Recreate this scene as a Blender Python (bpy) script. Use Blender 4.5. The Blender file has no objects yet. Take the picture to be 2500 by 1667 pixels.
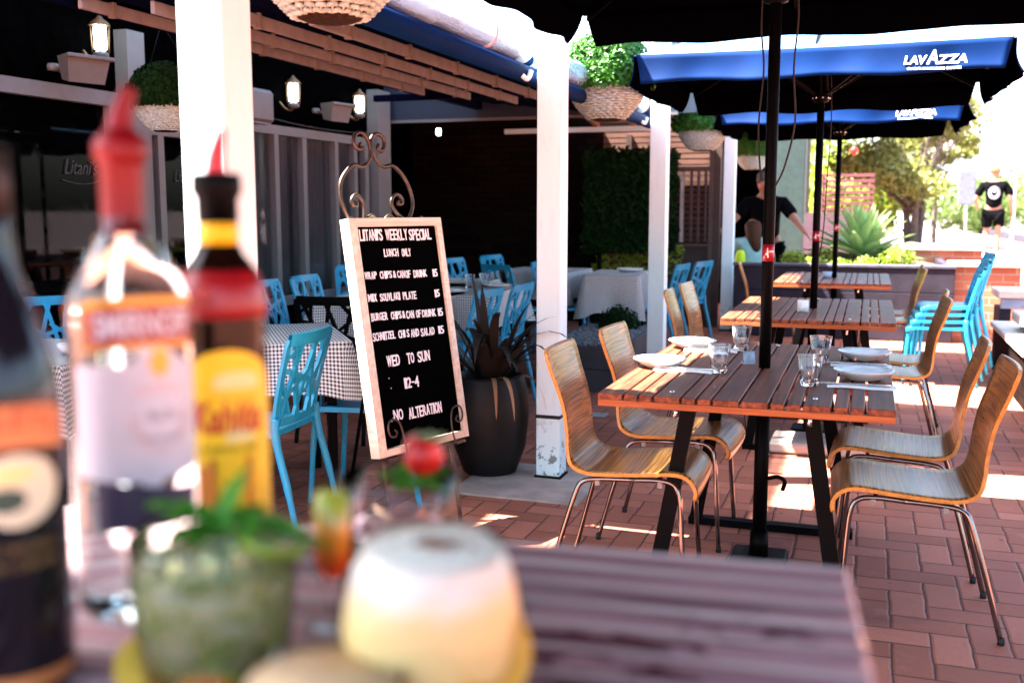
import bpy, bmesh, math, random
from mathutils import Vector, Matrix, noise as mnoise
R = math.radians
random.seed(7)
scn = bpy.context.scene
COL = scn.collection

# ---------------------------------------------------------------- camera, sky, sun, exposure
cam_d = bpy.data.cameras.new("camera"); cam = bpy.data.objects.new("camera", cam_d); COL.objects.link(cam)
cam.location = (0, 0, 1.32)
cam.rotation_euler = (R(90 - 7.365), 0, R(19.16))
cam_d.sensor_width = 36; cam_d.lens = 36; cam_d.clip_start = 0.02; cam_d.clip_end = 900
cam_d.dof.use_dof = True; cam_d.dof.focus_distance = 3.85; cam_d.dof.aperture_fstop = 2.9
cam_d.dof.aperture_blades = 0
scn.camera = cam
SUN = Vector((-0.555, -0.16, 1.0)).normalized()          # direction towards the sun
w = bpy.data.worlds.new("World"); scn.world = w; w.use_nodes = True
wn = w.node_tree.nodes; wl = w.node_tree.links
bg = wn["Background"]; sky = wn.new("ShaderNodeTexSky"); sky.sky_type = 'NISHITA'; sky.sun_disc = False
sky.sun_elevation = math.asin(SUN.z); sky.sun_rotation = math.atan2(SUN.x, SUN.y)
sky.dust_density = 3.0; sky.air_density = 1.0; sky.ozone_density = 1.0
wl.new(sky.outputs[0], bg.inputs[0]); bg.inputs[1].default_value = 0.07
sun_d = bpy.data.lights.new("sun", 'SUN'); sun = bpy.data.objects.new("sun", sun_d); COL.objects.link(sun)
sun_d.energy = 5.0; sun_d.angle = R(0.55); sun_d.color = (1.0, 0.98, 0.89)
sun.rotation_euler = SUN.to_track_quat('Z', 'Y').to_euler()
scn.view_settings.view_transform = 'Standard'; scn.view_settings.look = 'None'
scn.view_settings.exposure = 4.0; scn.view_settings.gamma = 1.0
scn.render.engine = 'CYCLES'
scn.cycles.max_bounces = 16; scn.cycles.transmission_bounces = 14; scn.cycles.transparent_max_bounces = 40; scn.cycles.diffuse_bounces = 5; scn.cycles.glossy_bounces = 5
scn.cycles.caustics_reflective = False; scn.cycles.caustics_refractive = True
scn.cycles.use_denoising = True; scn.cycles.sample_clamp_indirect = 6.0

# ---------------------------------------------------------------- mesh helpers
class MB:
    """collects geometry for one mesh object"""
    def __init__(s): s.v = []; s.f = []; s.mi = []; s.sm = []; s.uv = {}
    def add(s, vs, fs, mi=0, smooth=False, M=None, uvs=None):
        o = len(s.v)
        for k, p in enumerate(vs):
            p = Vector(p)
            s.v.append(M @ p if M is not None else p)
            if uvs is not None: s.uv[o + k] = uvs[k]
        for f in fs: s.f.append(tuple(i + o for i in f)); s.mi.append(mi); s.sm.append(smooth)
        return s
    def box(s, c, d, mi=0, M=None, rz=0, bev=0.0):
        x, y, z = d[0] / 2, d[1] / 2, d[2] / 2
        T = Matrix.Translation(c) @ Matrix.Rotation(rz, 4, 'Z')
        if M is not None: T = M @ T
        if bev <= 0:
            vs = [(-x, -y, -z), (x, -y, -z), (x, y, -z), (-x, y, -z), (-x, -y, z), (x, -y, z), (x, y, z), (-x, y, z)]
            fs = [(3, 2, 1, 0), (4, 5, 6, 7), (0, 1, 5, 4), (1, 2, 6, 5), (2, 3, 7, 6), (3, 0, 4, 7)]
            return s.add(vs, fs, mi, False, T)
        bm = bmesh.new(); bmesh.ops.create_cube(bm, size=1)
        for v in bm.verts: v.co = Vector((v.co.x * d[0], v.co.y * d[1], v.co.z * d[2]))
        bmesh.ops.bevel(bm, geom=bm.edges[:], offset=bev, segments=1, affect='EDGES', profile=0.5)
        bm.verts.index_update()
        s.add([v.co.copy() for v in bm.verts], [[v.index for v in f.verts] for f in bm.faces], mi, False, T); bm.free()
        return s
    def bar(s, a, b, wd, th, mi=0, side=None):
        """rectangular bar from a to b; wd along side axis, th across"""
        a, b = Vector(a), Vector(b); d = (b - a); L = d.length; d.normalize()
        sd = Vector(side) if side is not None else (Vector((0, 0, 1)) if abs(d.z) < .9 else Vector((1, 0, 0)))
        u = (sd - d * sd.dot(d)).normalized(); t = d.cross(u)
        M = Matrix((( d.x, u.x, t.x, 0), (d.y, u.y, t.y, 0), (d.z, u.z, t.z, 0), (0, 0, 0, 1)))
        M.translation = (a + b) / 2
        return s.box((0, 0, 0), (L, wd, th), mi, M)
    def tube(s, pts, r, n=8, mi=0, caps=True, smooth=True, closed=False):
        pts = [Vector(p) for p in pts]; N = len(pts); rr = r if isinstance(r, (list, tuple)) else [r] * N
        vs = []; fs = []; prev = None
        for i, p in enumerate(pts):
            a = pts[(i - 1) % N] if (closed or i > 0) else p; b = pts[(i + 1) % N] if (closed or i < N - 1) else p
            d = (b - a).normalized()
            if prev is None:
                u = d.orthogonal().normalized()
            else:
                u = (prev - d * prev.dot(d)); u = u.normalized() if u.length > 1e-6 else d.orthogonal().normalized()
            prev = u; t = d.cross(u)
            for k in range(n):
                a_ = 2 * math.pi * k / n; vs.append(p + (u * math.cos(a_) + t * math.sin(a_)) * rr[i])
        for i in range(N if closed else N - 1):
            j = (i + 1) % N
            for k in range(n): k2 = (k + 1) % n; fs.append((i * n + k, i * n + k2, j * n + k2, j * n + k))
        s.add(vs, fs, mi, smooth)
        if caps and not closed:
            o = len(s.v) - len(vs)
            s.f.append(tuple(o + k for k in reversed(range(n)))); s.mi.append(mi); s.sm.append(False)
            s.f.append(tuple(o + (N - 1) * n + k for k in range(n))); s.mi.append(mi); s.sm.append(False)
        return s
    def lathe(s, prof, n=24, mi=0, c=(0, 0, 0), smooth=True, closed=False, M=None, lobes=0, amp=0, cap=True):
        """prof: (r, z) list from bottom to top, outward faces"""
        vs = []; fs = []; P = len(prof)
        for (r, z) in prof:
            for k in range(n):
                a = 2 * math.pi * k / n; q = r * (1 + (amp * math.cos(lobes * a) if lobes else 0))
                vs.append((c[0] + q * math.cos(a), c[1] + q * math.sin(a), c[2] + z))
        for i in range(P if closed else P - 1):
            j = (i + 1) % P
            for k in range(n): k2 = (k + 1) % n; fs.append((i * n + k, i * n + k2, j * n + k2, j * n + k))
        s.add(vs, fs, mi, smooth, M)
        if not closed and cap:
            o = len(s.v) - len(vs)
            if prof[0][0] > 1e-5: s.f.append(tuple(o + k for k in reversed(range(n)))); s.mi.append(mi); s.sm.append(False)
            if prof[-1][0] > 1e-5: s.f.append(tuple(o + (P - 1) * n + k for k in range(n))); s.mi.append(mi); s.sm.append(False)
        return s
    def grid(s, fn, nu, nv, mi=0, smooth=True, thick=None, uvf=None, mi2=None):
        """fn(u,v)->Vector on [0,1]^2; thick gives a closed slab (second surface offset by thick vector fn)"""
        def lay(off):
            o = len(s.v)
            for j in range(nv + 1):
                for i in range(nu + 1):
                    u, v = i / nu, j / nv; p = Vector(fn(u, v))
                    if off: p = p + Vector(thick(u, v))
                    if uvf: s.uv[len(s.v)] = uvf(u, v)
                    s.v.append(p)
            return o
        a = lay(False); W = nu + 1
        for j in range(nv):
            for i in range(nu):
                q = a + j * W + i; s.f.append((q, q + 1, q + W + 1, q + W)); s.mi.append(mi); s.sm.append(smooth)
        if thick:
            b = lay(True); m2 = mi if mi2 is None else mi2
            for j in range(nv):
                for i in range(nu):
                    q = b + j * W + i; s.f.append((q, q + W, q + W + 1, q + 1)); s.mi.append(m2); s.sm.append(smooth)
            for i in range(nu):
                s.f.append((a + i, b + i, b + i + 1, a + i + 1)); s.mi.append(mi); s.sm.append(False)
                q = nv * W + i; s.f.append((a + q + 1, b + q + 1, b + q, a + q)); s.mi.append(mi); s.sm.append(False)
            for j in range(nv):
                q = j * W; s.f.append((a + q + W, b + q + W, b + q, a + q)); s.mi.append(mi); s.sm.append(False)
                q = j * W + nu; s.f.append((a + q, b + q, b + q + W, a + q + W)); s.mi.append(mi); s.sm.append(False)
        return s
    def build(s, name, mats, parent=None, **kw):
        me = bpy.data.meshes.new(name); me.from_pydata([tuple(p) for p in s.v], [], s.f)
        ms = mats if isinstance(mats, (list, tuple)) else [mats]
        for m in ms: me.materials.append(m)
        if len(ms) > 1: me.polygons.foreach_set("material_index", s.mi)
        me.polygons.foreach_set("use_smooth", s.sm)
        if s.uv:
            l = me.uv_layers.new(name="UVMap"); li = [0] * len(me.loops); me.loops.foreach_get("vertex_index", li)
            fl = []
            for i in li: fl.extend(s.uv.get(i, (0, 0)))
            l.data.foreach_set("uv", fl)
        me.update()
        return link(name, me, parent, **kw)

def link(name, data, parent=None, **kw):
    o = bpy.data.objects.new(name, data); COL.objects.link(o)
    if parent is not None: o.parent = parent
    tag(o, **kw); return o
def tag(o, label=None, cat=None, group=None, kind=None):
    if label: o["label"] = label
    if cat: o["category"] = cat
    if group: o["group"] = group
    if kind: o["kind"] = kind
    return o
def thing(name, label, cat, loc=(0, 0, 0), rz=0, group=None):
    o = link(name, None, None, label=label, cat=cat, group=group); o.location = loc; o.rotation_euler = (0, 0, rz); o.empty_display_size = .1
    return o
def dup(root, loc=None, rz=None, label=None, group=None, parent=None):
    c = root.copy(); COL.objects.link(c)
    if parent is not None: c.parent = parent
    if loc is not None: c.location = loc
    if rz is not None: c.rotation_euler = (0, 0, rz)
    if label: c["label"] = label
    if group: c["group"] = group
    for ch in list(root.children): dup(ch, parent=c)
    return c

def bez(pts, n=10):
    """Catmull-Rom through pts"""
    P = [Vector(p) for p in pts]; out = []
    for i in range(len(P) - 1):
        p0 = P[max(i - 1, 0)]; p1 = P[i]; p2 = P[i + 1]; p3 = P[min(i + 2, len(P) - 1)]
        for k in range(n):
            t = k / n
            out.append(.5 * ((2 * p1) + (p2 - p0) * t + (2 * p0 - 5 * p1 + 4 * p2 - p3) * t * t + (3 * p1 - p0 - 3 * p2 + p3) * t ** 3))
    out.append(P[-1]); return out

def text_geo(txt, w=None, h=1.0, extrude=.002, shear=0, bold=0, spacing=1.0):
    """flat lettering in the XY plane, left-bottom at the origin, scaled to width w and height h"""
    cu = bpy.data.curves.new("lettering", 'FONT'); cu.body = txt; cu.size = 1; cu.shear = shear; cu.offset = bold; cu.space_character = spacing
    cu.resolution_u = 3
    o = bpy.data.objects.new("lettering", cu); COL.objects.link(o)
    dg = bpy.context.evaluated_depsgraph_get(); dg.update()
    me = bpy.data.meshes.new_from_object(o.evaluated_get(dg))
    vs = [v.co.copy() for v in me.vertices]; fs = [tuple(p.vertices) for p in me.polygons]
    bpy.data.objects.remove(o); bpy.data.curves.remove(cu); bpy.data.meshes.remove(me)
    x0 = min(v.x for v in vs); x1 = max(v.x for v in vs); y0 = min(v.y for v in vs); y1 = max(v.y for v in vs)
    sy = h / (y1 - y0); sx = (w / (x1 - x0)) if w else sy
    vs = [Vector(((v.x - x0) * sx, (v.y - y0) * sy, 0)) for v in vs]
    if extrude:
        n = len(vs); cnt = {}
        for f in fs:
            for i in range(len(f)):
                e = (f[i], f[(i + 1) % len(f)]); cnt[e] = 1
        b = [e for e in cnt if (e[1], e[0]) not in cnt]
        vs2 = [v + Vector((0, 0, extrude)) for v in vs]
        F = [tuple(i + n for i in f) for f in fs] + [(a, c, c + n, a + n) for a, c in b]
        return vs + vs2, F
    return vs, fs

# ---------------------------------------------------------------- node helpers / materials
class NT:
    def __init__(s, name):
        s.mat = bpy.data.materials.new(name); s.mat.use_nodes = True
        s.n = s.mat.node_tree.nodes; s.l = s.mat.node_tree.links; s.p = s.n["Principled BSDF"]; s.out = s.n["Material Output"]
    def put(s, sock, v):
        if isinstance(v, bpy.types.NodeSocket): s.l.new(v, sock)
        elif isinstance(v, (tuple, list)) and len(v) == 3 and sock.type == 'RGBA': sock.default_value = (*v, 1)
        else: sock.default_value = v
    def m(s, op, a, b=None, c=None):
        x = s.n.new("ShaderNodeMath"); x.operation = op; s.put(x.inputs[0], a)
        if b is not None: s.put(x.inputs[1], b)
        if c is not None: s.put(x.inputs[2], c)
        return x.outputs[0]
    def mix(s, f, a, b, mode='MIX'):
        x = s.n.new("ShaderNodeMix"); x.data_type = 'RGBA'; x.blend_type = mode; x.clamp_factor = True
        s.put(x.inputs[0], f); s.put(x.inputs[6], a); s.put(x.inputs[7], b); return x.outputs[2]
    def ramp(s, f, lo, hi):
        x = s.n.new("ShaderNodeMapRange"); s.put(x.inputs[0], f); s.put(x.inputs[1], lo); s.put(x.inputs[2], hi); x.interpolation_type = 'SMOOTHSTEP'
        return x.outputs[0]
    def co(s, kind="Object", scale=(1, 1, 1)):
        t = s.n.new("ShaderNodeTexCoord"); mp = s.n.new("ShaderNodeMapping"); s.l.new(t.outputs[kind], mp.inputs[0]); mp.inputs[3].default_value = scale
        return mp.outputs[0]
    def pos(s, scale=(1, 1, 1)):
        t = s.n.new("ShaderNodeNewGeometry"); mp = s.n.new("ShaderNodeMapping"); s.l.new(t.outputs["Position"], mp.inputs[0]); mp.inputs[3].default_value = scale
        return mp.outputs[0]
    def noise(s, vec, scale, detail=4, rough=.55, dist=0):
        x = s.n.new("ShaderNodeTexNoise"); s.put(x.inputs["Vector"], vec); x.inputs["Scale"].default_value = scale
        x.inputs["Detail"].default_value = detail; x.inputs["Roughness"].default_value = rough; x.inputs["Distortion"].default_value = dist
        return x.outputs["Fac"]
    def sep(s, vec):
        x = s.n.new("ShaderNodeSeparateXYZ"); s.put(x.inputs[0], vec); return x.outputs
    def comb(s, a, b, c=0.0):
        x = s.n.new("ShaderNodeCombineXYZ"); s.put(x.inputs[0], a); s.put(x.inputs[1], b); s.put(x.inputs[2], c); return x.outputs[0]
    def white(s, vec):
        x = s.n.new("ShaderNodeTexWhiteNoise"); s.put(x.inputs["Vector"], vec); return x.outputs["Value"]
    def bump(s, h, strength=.3, dist=.01):
        x = s.n.new("ShaderNodeBump"); s.put(x.inputs["Height"], h); x.inputs["Strength"].default_value = strength; x.inputs["Distance"].default_value = dist
        s.l.new(x.outputs[0], s.p.inputs["Normal"])
    def fin(s, col, rough=.5, metal=0, spec=.5, **kw):
        s.put(s.p.inputs["Base Color"], col); s.put(s.p.inputs["Roughness"], rough); s.put(s.p.inputs["Metallic"], metal)
        s.put(s.p.inputs["Specular IOR Level"], spec)
        for k, v in kw.items(): s.put(s.p.inputs[k.replace('_', ' ')], v)
        return s.mat

def plain(name, col, rough=.5, metal=0, spec=.5, var=.18, ns=14, bump=0, bs=120, coord="Object", **kw):
    t = NT(name); v = t.co(coord); f = t.noise(v, ns, 5)
    d = tuple(c * (1 - var) for c in col); u = tuple(min(1, c * (1 + var)) for c in col)
    c = t.mix(t.ramp(f, .3, .7), d, u)
    if bump: t.bump(t.noise(v, bs, 4), bump, .003)
    r = t.m('ADD', t.m('MULTIPLY', f, .16), rough - .08)
    return t.fin(c, r, metal, spec, **kw)

def wood(name, dark, light, axis=1, k=1.0, rough=.45, fine=60, spec=.4):
    t = NT(name); sc = [fine * k] * 3; sc[axis] = 2.2 * k
    g = t.n.new("ShaderNodeObjectInfo").outputs["Random"]
    v0 = t.co("Object", tuple(sc)); va = t.n.new("ShaderNodeVectorMath"); va.operation = 'ADD'; t.put(va.inputs[0], v0)
    t.put(va.inputs[1], t.comb(t.m('MULTIPLY', g, 50.0), t.m('MULTIPLY', g, 31.0), 0.0))
    f = t.noise(va.outputs[0], 1.0, 5, .6, .6); f2 = t.noise(t.co("Object"), 5 * k, 3)
    c = t.mix(t.ramp(f, .33, .68), dark, light)
    c = t.mix(t.m('MULTIPLY', t.ramp(f2, .35, .75), .35), c, tuple(x * .55 for x in dark))
    t.bump(f, .25, .002)
    return t.fin(c, t.m('ADD', t.m('MULTIPLY', f, .2), rough - .1), 0, spec)

def glass(name, col=(1, 1, 1), rough=0.0, ior=1.45):
    t = NT(name); g = t.n.new("ShaderNodeBsdfGlass"); g.inputs["Color"].default_value = (*col, 1); g.inputs["Roughness"].default_value = rough; g.inputs["IOR"].default_value = ior
    t.l.new(g.outputs[0], t.out.inputs["Surface"]); t.n.remove(t.p); return t.mat

def thin_glass(name, tint=(1, 1, 1), rough=0.02):
    t = NT(name); tr = t.n.new("ShaderNodeBsdfTransparent"); tr.inputs[0].default_value = (*tint, 1); gl = t.n.new("ShaderNodeBsdfGlossy"); gl.inputs["Roughness"].default_value = rough
    fr = t.n.new("ShaderNodeFresnel"); fr.inputs[0].default_value = 1.35; mx = t.n.new("ShaderNodeMixShader"); t.l.new(fr.outputs[0], mx.inputs[0]); t.l.new(tr.outputs[0], mx.inputs[1]); t.l.new(gl.outputs[0], mx.inputs[2])
    t.l.new(mx.outputs[0], t.out.inputs[0]); t.n.remove(t.p); return t.mat

def herringbone(W=.115):
    t = NT("brick_paving"); P = t.pos((1 / W, 1 / W, 1)); x, y, _ = t.sep(P)
    wob = t.noise(t.pos(), 9, 2)
    x = t.m('ADD', x, t.m('MULTIPLY', t.m('SUBTRACT', wob, .5), .12))
    i = t.m('FLOOR', x); j = t.m('FLOOR', y); fx = t.m('SUBTRACT', x, i); fy = t.m('SUBTRACT', y, j)
    mm = t.m('FLOORED_MODULO', t.m('SUBTRACT', i, j), 4.0)
    e = [t.m('COMPARE', mm, float(k), .2) for k in range(4)]
    dl = t.m('ADD', fx, e[1]); dr = t.m('ADD', t.m('SUBTRACT', 1.0, fx), e[0]); db = t.m('ADD', fy, e[2]); dt = t.m('ADD', t.m('SUBTRACT', 1.0, fy), e[3])
    d = t.m('MINIMUM', t.m('MINIMUM', dl, dr), t.m('MINIMUM', db, dt))
    bid = t.comb(t.m('SUBTRACT', i, e[1]), t.m('ADD', j, e[3]), 0.0)
    rnd = t.white(bid)
    body = t.mix(rnd, (.27, .085, .052), (.44, .150, .095))
    n1 = t.noise(t.pos(), 1.1, 5); n2 = t.noise(t.pos(), 60, 5, .7); n3 = t.noise(t.pos(), 4.5, 5, .65)
    body = t.mix(t.m('MULTIPLY', t.ramp(n1, .42, .75), .45), body, (.16, .062, .042))
    body = t.mix(t.m('MULTIPLY', t.ramp(n2, .45, .75), .35), body, (.13, .07, .06))
    body = t.mix(t.m('MULTIPLY', t.ramp(n3, .58, .7), .4), body, (.36, .17, .125))
    jm = t.ramp(d, .014, .036)
    vo = t.n.new("ShaderNodeTexVoronoi"); t.put(vo.inputs["Vector"], t.pos()); vo.inputs["Scale"].default_value = 7.0
    spot = t.m('MULTIPLY', t.m('LESS_THAN', vo.outputs["Distance"], .075), t.m('GREATER_THAN', t.sep(vo.outputs["Color"])[0], .55))
    body = t.mix(t.m('MULTIPLY', spot, .6), body, (.075, .05, .05))
    n4 = t.noise(t.pos(), 2.3, 6, .7); body = t.mix(t.m('MULTIPLY', t.ramp(n4, .56, .74), .5), body, (.115, .05, .042))
    c = t.mix(jm, (.06, .03, .025), body)
    hgt = t.m('ADD', t.m('MULTIPLY', t.ramp(d, .015, .09), 1.0), t.m('MULTIPLY', n2, .25))
    hgt = t.m('ADD', hgt, t.m('MULTIPLY', rnd, .25))
    t.bump(hgt, .55, .006)
    return t.fin(c, t.m('ADD', .55, t.m('MULTIPLY', n3, .3)), 0, .15)

def bricks(name, c1, c2, mortar, sc=1.0, bw=.23, bh=.076, spec=.25):
    t = NT(name); g = t.n.new("ShaderNodeNewGeometry"); x, y, z = t.sep(g.outputs["Position"])
    br = t.n.new("ShaderNodeTexBrick"); t.put(br.inputs["Vector"], t.comb(t.m('ADD', x, y), z, 0.0))
    br.inputs["Scale"].default_value = 1.0; br.inputs["Brick Width"].default_value = bw * sc; br.inputs["Row Height"].default_value = bh * sc; br.inputs["Mortar Size"].default_value = .006 * sc
    t.put(br.inputs["Color1"], c1); t.put(br.inputs["Color2"], c2); t.put(br.inputs["Mortar"], mortar)
    n = t.noise(t.pos(), 18, 5)
    c = t.mix(t.m('MULTIPLY', n, .4), br.outputs[0], tuple(a * .5 for a in c1))
    t.bump(t.m('SUBTRACT', 1.0, br.outputs["Fac"]), .5, .01)
    return t.fin(c, .85, 0, spec)

def gingham(n=62):
    """woven check from UVs in metres"""
    t = NT("check_cloth"); uv = t.n.new("ShaderNodeTexCoord").outputs["UV"]; x, y, _ = t.sep(uv)
    fx = t.m('FRACT', t.m('MULTIPLY', x, float(n))); fy = t.m('FRACT', t.m('MULTIPLY', y, float(n)))
    a = t.m('LESS_THAN', fx, .5); b = t.m('LESS_THAN', fy, .5)
    s_ = t.m('ADD', a, b); 
    c = t.mix(t.m('MULTIPLY', s_, .5), (.78, .77, .75), (.015, .016, .022))
    t.bump(t.noise(t.co(), 300, 2), .15, .001)
    return t.fin(c, .85, 0, .2)

def zebra(name, dark, light, ax='y', k=135):
    """veneer: thin grain lines that run across the shell"""
    t = NT(name); sc = (k, 1.6, k) if ax == 'y' else (1.6, k, k)
    v = t.co("Object", sc); rnd = t.n.new("ShaderNodeObjectInfo").outputs["Random"]
    va = t.n.new("ShaderNodeVectorMath"); va.operation = 'ADD'; t.put(va.inputs[0], v); t.put(va.inputs[1], t.comb(t.m('MULTIPLY', rnd, 90.0), 3.0, t.m('MULTIPLY', rnd, 40.0)))
    f = t.noise(va.outputs[0], 1.0, 3, .5, .12); f2 = t.noise(t.co("Object"), 6, 2)
    c = t.mix(t.ramp(f, .36, .62), dark, light)
    c = t.mix(t.m('MULTIPLY', t.ramp(f2, .4, .8), .3), c, tuple(a * .7 for a in dark))
    t.bump(f, .08, .001)
    return t.fin(c, t.m('ADD', .24, t.m('MULTIPLY', f, .12)), 0, .32, Coat_Weight=.1, Coat_Roughness=.2)

M = {}
M['paving'] = herringbone()
M['concrete'] = plain("concrete_slab", (.36, .27, .23), .8, var=.2, ns=7, bump=.3)
def post_paint():
    t = NT("white_paint"); v = t.pos(); x, y, z = t.sep(v); n = t.noise(v, 16, 6, .65); n2 = t.noise(t.pos((30, 30, 7)), 1, 4)
    low = t.ramp(z, .38, .05); sc = t.m('MULTIPLY', t.ramp(n, .54, .6), low)
    c = t.mix(t.m('MULTIPLY', t.ramp(n2, .5, .8), .22), (.70, .86, .88), (.48, .56, .58))
    c = t.mix(t.m('MULTIPLY', sc, .85), c, (.06, .055, .05)); t.bump(n2, .08, .002)
    return t.fin(c, .42, 0, .4)
M['white'] = post_paint()
M['teak'] = wood("oiled_hardwood", (.075, .020, .011), (.25, .075, .036), 1, 1.0, .45, spec=.15)
M['teak_rail'] = wood("hardwood_rail", (.2, .055, .018), (.38, .12, .04), 0, 1.0, .45, spec=.15)
M['veneer'] = zebra("plywood_veneer", (.14, .050, .008), (.48, .20, .034))
M['ply_edge'] = plain("plywood_edge", (.50, .20, .03), .45, var=.2, ns=60)
M['chrome'] = plain("chrome", (.20, .18, .175), .1, 1, var=.05)
M['black_metal'] = plain("black_powdercoat", (.0012, .0012, .0014), .5, 0, .05, var=.25, bump=.06)
M['rubber'] = plain("black_rubber", (.012, .012, .012), .7, 0, .3)
M['blue_plastic'] = plain("turquoise_plastic", (.012, .275, .46), .36, 0, .45, var=.08, bump=.03)
M['black_plastic'] = plain("black_plastic", (.0012, .0012, .0014), .5, 0, .08)
M['check'] = gingham()
M['china'] = plain("white_china", (.82, .80, .77), .18, 0, .5, var=.03)
M['napkin'] = plain("paper_napkin", (.82, .83, .86), .85, 0, .2, var=.04, bump=.15)
M['steel'] = plain("cutlery_steel", (.72, .72, .74), .18, 1, var=.05)
M['glass'] = glass("clear_glass")
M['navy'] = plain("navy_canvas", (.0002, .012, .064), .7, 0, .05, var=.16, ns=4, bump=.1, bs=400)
M['navy_sunlit_top'] = plain("navy_canvas_sunlit_top", (.07, .17, .30), .5, 0, .5, var=.1, ns=4, bump=.1, bs=400, Sheen_Weight=.7, Sheen_Roughness=.3, Sheen_Tint=(.6, .85, 1, 1))  # sun glare on the navy canvas painted in as paler base and sheen
M['underside_shade'] = plain("painted_underside_shade", (.0006, .0006, .0014), .95, 0, .0, var=.2, ns=5)  # underside of the navy canvas, its deep shade painted as near-black
M['navy_dark'] = plain("dark_navy_awning", (.0012, .002, .010), .85, 0, .02, var=.25, ns=3)
M['lettering'] = plain("white_print", (.85, .85, .86), .6, 0, .3, var=.03)
M['wicker'] = plain("whitewashed_wicker", (.40, .51, .50), .75, 0, .1, var=.25, ns=45, bump=.3)
M['coir'] = plain("coir_fibre", (.025, .014, .009), .95, 0, .1, var=.5, ns=60, bump=.6)
M['leaf'] = None
def leafmat(name, c1, c2, tr=.25, rough=.45, ns=30):
    t = NT(name); r = t.n.new("ShaderNodeNewGeometry").outputs["Random Per Island"]; f = t.noise(t.pos(), ns, 2)
    c = t.mix(t.m('MULTIPLY', t.m('ADD', r, f), .55), c1, c2)
    t.fin(c, rough, 0, .3 if tr > .09 else .06); td = t.n.new("ShaderNodeBsdfTranslucent"); t.put(td.inputs[0], c); mx = t.n.new("ShaderNodeMixShader"); mx.inputs[0].default_value = tr
    t.l.new(t.p.outputs[0], mx.inputs[1]); t.l.new(td.outputs[0], mx.inputs[2]); t.l.new(mx.outputs[0], t.out.inputs[0]); return t.mat
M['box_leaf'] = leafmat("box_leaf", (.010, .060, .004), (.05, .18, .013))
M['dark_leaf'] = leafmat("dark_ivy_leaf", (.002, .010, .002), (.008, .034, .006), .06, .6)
M['lime_leaf'] = leafmat("lime_leaf", (.11, .17, .012), (.28, .34, .03), .3)
M['pine_leaf'] = leafmat("conifer_leaf", (.085, .115, .018), (.25, .24, .06), .4)
M['tree_leaf'] = leafmat("street_tree_leaf", (.05, .10, .02), (.15, .21, .05), .3)
M['agave_leaf'] = leafmat("agave_leaf", (.15, .29, .09), (.30, .45, .18), .2, .4, 5)
M['mint'] = leafmat("mint_leaf", (.03, .20, .012), (.09, .36, .03), .3)
M['flax'] = leafmat("dry_flax_leaf", (.006, .005, .004), (.028, .019, .013), .1, .5, 8)
M['flax_tip'] = leafmat("withered_flax_leaf", (.30, .15, .06), (.42, .24, .12), .15, .6, 8)
M['bark'] = plain("bark", (.09, .065, .05), .9, var=.4, ns=18, bump=.6, bs=40)
M['soil'] = plain("soil", (.045, .03, .02), .95, var=.5, ns=40, bump=.6)
M['pot_dark'] = plain("charcoal_glazed_pot", (.0065, .0062, .0064), .5, 0, .25, var=.3, ns=6, bump=.1)
M['planter_grey'] = plain("grey_planter_board", (.030, .032, .042), .6, var=.2, ns=6, bump=.15)
M['gravel'] = plain("grey_gravel", (.16, .16, .17), .9, var=.6, ns=70, bump=.8, bs=90)
M['felt'] = plain("black_grooved_felt", (.0008, .0008, .0009), .95, 0, .01, var=.3, ns=90)
M['pine'] = wood("raw_pine", (.64, .53, .39), (.80, .71, .57), 2, 1.0, .6, 40)
M['iron'] = plain("bronzed_iron", (.085, .055, .042), .36, .75, var=.3, ns=30, bump=.1)
M['alu'] = plain("white_aluminium", (.125, .122, .12), .45, 0, .4, var=.06)
M['alu_warm'] = plain("beige_rail", (.225, .19, .185), .6, 0, .15, var=.12)
M['bracket'] = plain("beige_clip", (.20, .16, .125), .6)
M['curtain'] = plain("grey_curtain", (.085, .088, .095), .9, 0, .1, var=.12, ns=5)
M['fascia'] = plain("black_wall", (.0006, .0006, .0007), .9, 0, .0, var=.3)
M['dark_glass'] = plain("dark_window_glass", (.0006, .0006, .0006), .03, 0, .05, var=.05)
M['pane'] = plain("curtained_window_glass", (.05, .05, .055), .04, 0, .5, var=.05, Alpha=.22)
M['speaker'] = plain("beige_speaker", (.12, .105, .095), .55, var=.08)
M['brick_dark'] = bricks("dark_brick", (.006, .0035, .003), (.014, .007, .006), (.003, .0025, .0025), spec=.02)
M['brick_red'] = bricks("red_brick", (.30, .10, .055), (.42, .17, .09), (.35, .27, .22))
M['stone'] = plain("pale_capping_stone", (.52, .46, .40), .75, var=.15, ns=9, bump=.3)
M['sleeper'] = plain("purple_brown_sleeper", (.024, .019, .029), .7, 0, .15, var=.3, ns=6, bump=.4)
M['slat_wood'] = wood("cladding_board", (.085, .036, .026), (.18, .078, .055), 0, 1.0, .6)
M['blue_wall'] = plain("navy_fascia_board", (.005, .014, .036), .6, var=.15)
M['timber_soffit'] = wood("lit_timber_soffit", (.35, .19, .10), (.55, .33, .19), 0, .5, .6)
M['skin'] = plain("skin", (.30, .14, .09), .6, 0, .2, var=.06, Subsurface_Weight=.08)
M['black_cloth'] = plain("black_cotton", (.0018, .0018, .0024), .9, 0, .03, var=.3, ns=9, bump=.2)
M['hair_grey'] = plain("grey_hair", (.07, .06, .055), .8, 0, .08, var=.3, ns=60, bump=.3)
M['hair_brown'] = plain("brown_hair", (.05, .021, .010), .7, 0, .08, var=.4, ns=60, bump=.3)
M['hair_ginger'] = plain("light_ginger_hair", (.36, .15, .05), .6, var=.3, ns=60, bump=.3)
M['teal_cloth'] = plain("pale_teal_cotton", (.25, .42, .40), .85, var=.12, ns=8, bump=.2)
M['hivis'] = plain("hi_vis_yellow", (.62, .80, .02), .7, var=.05)
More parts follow.
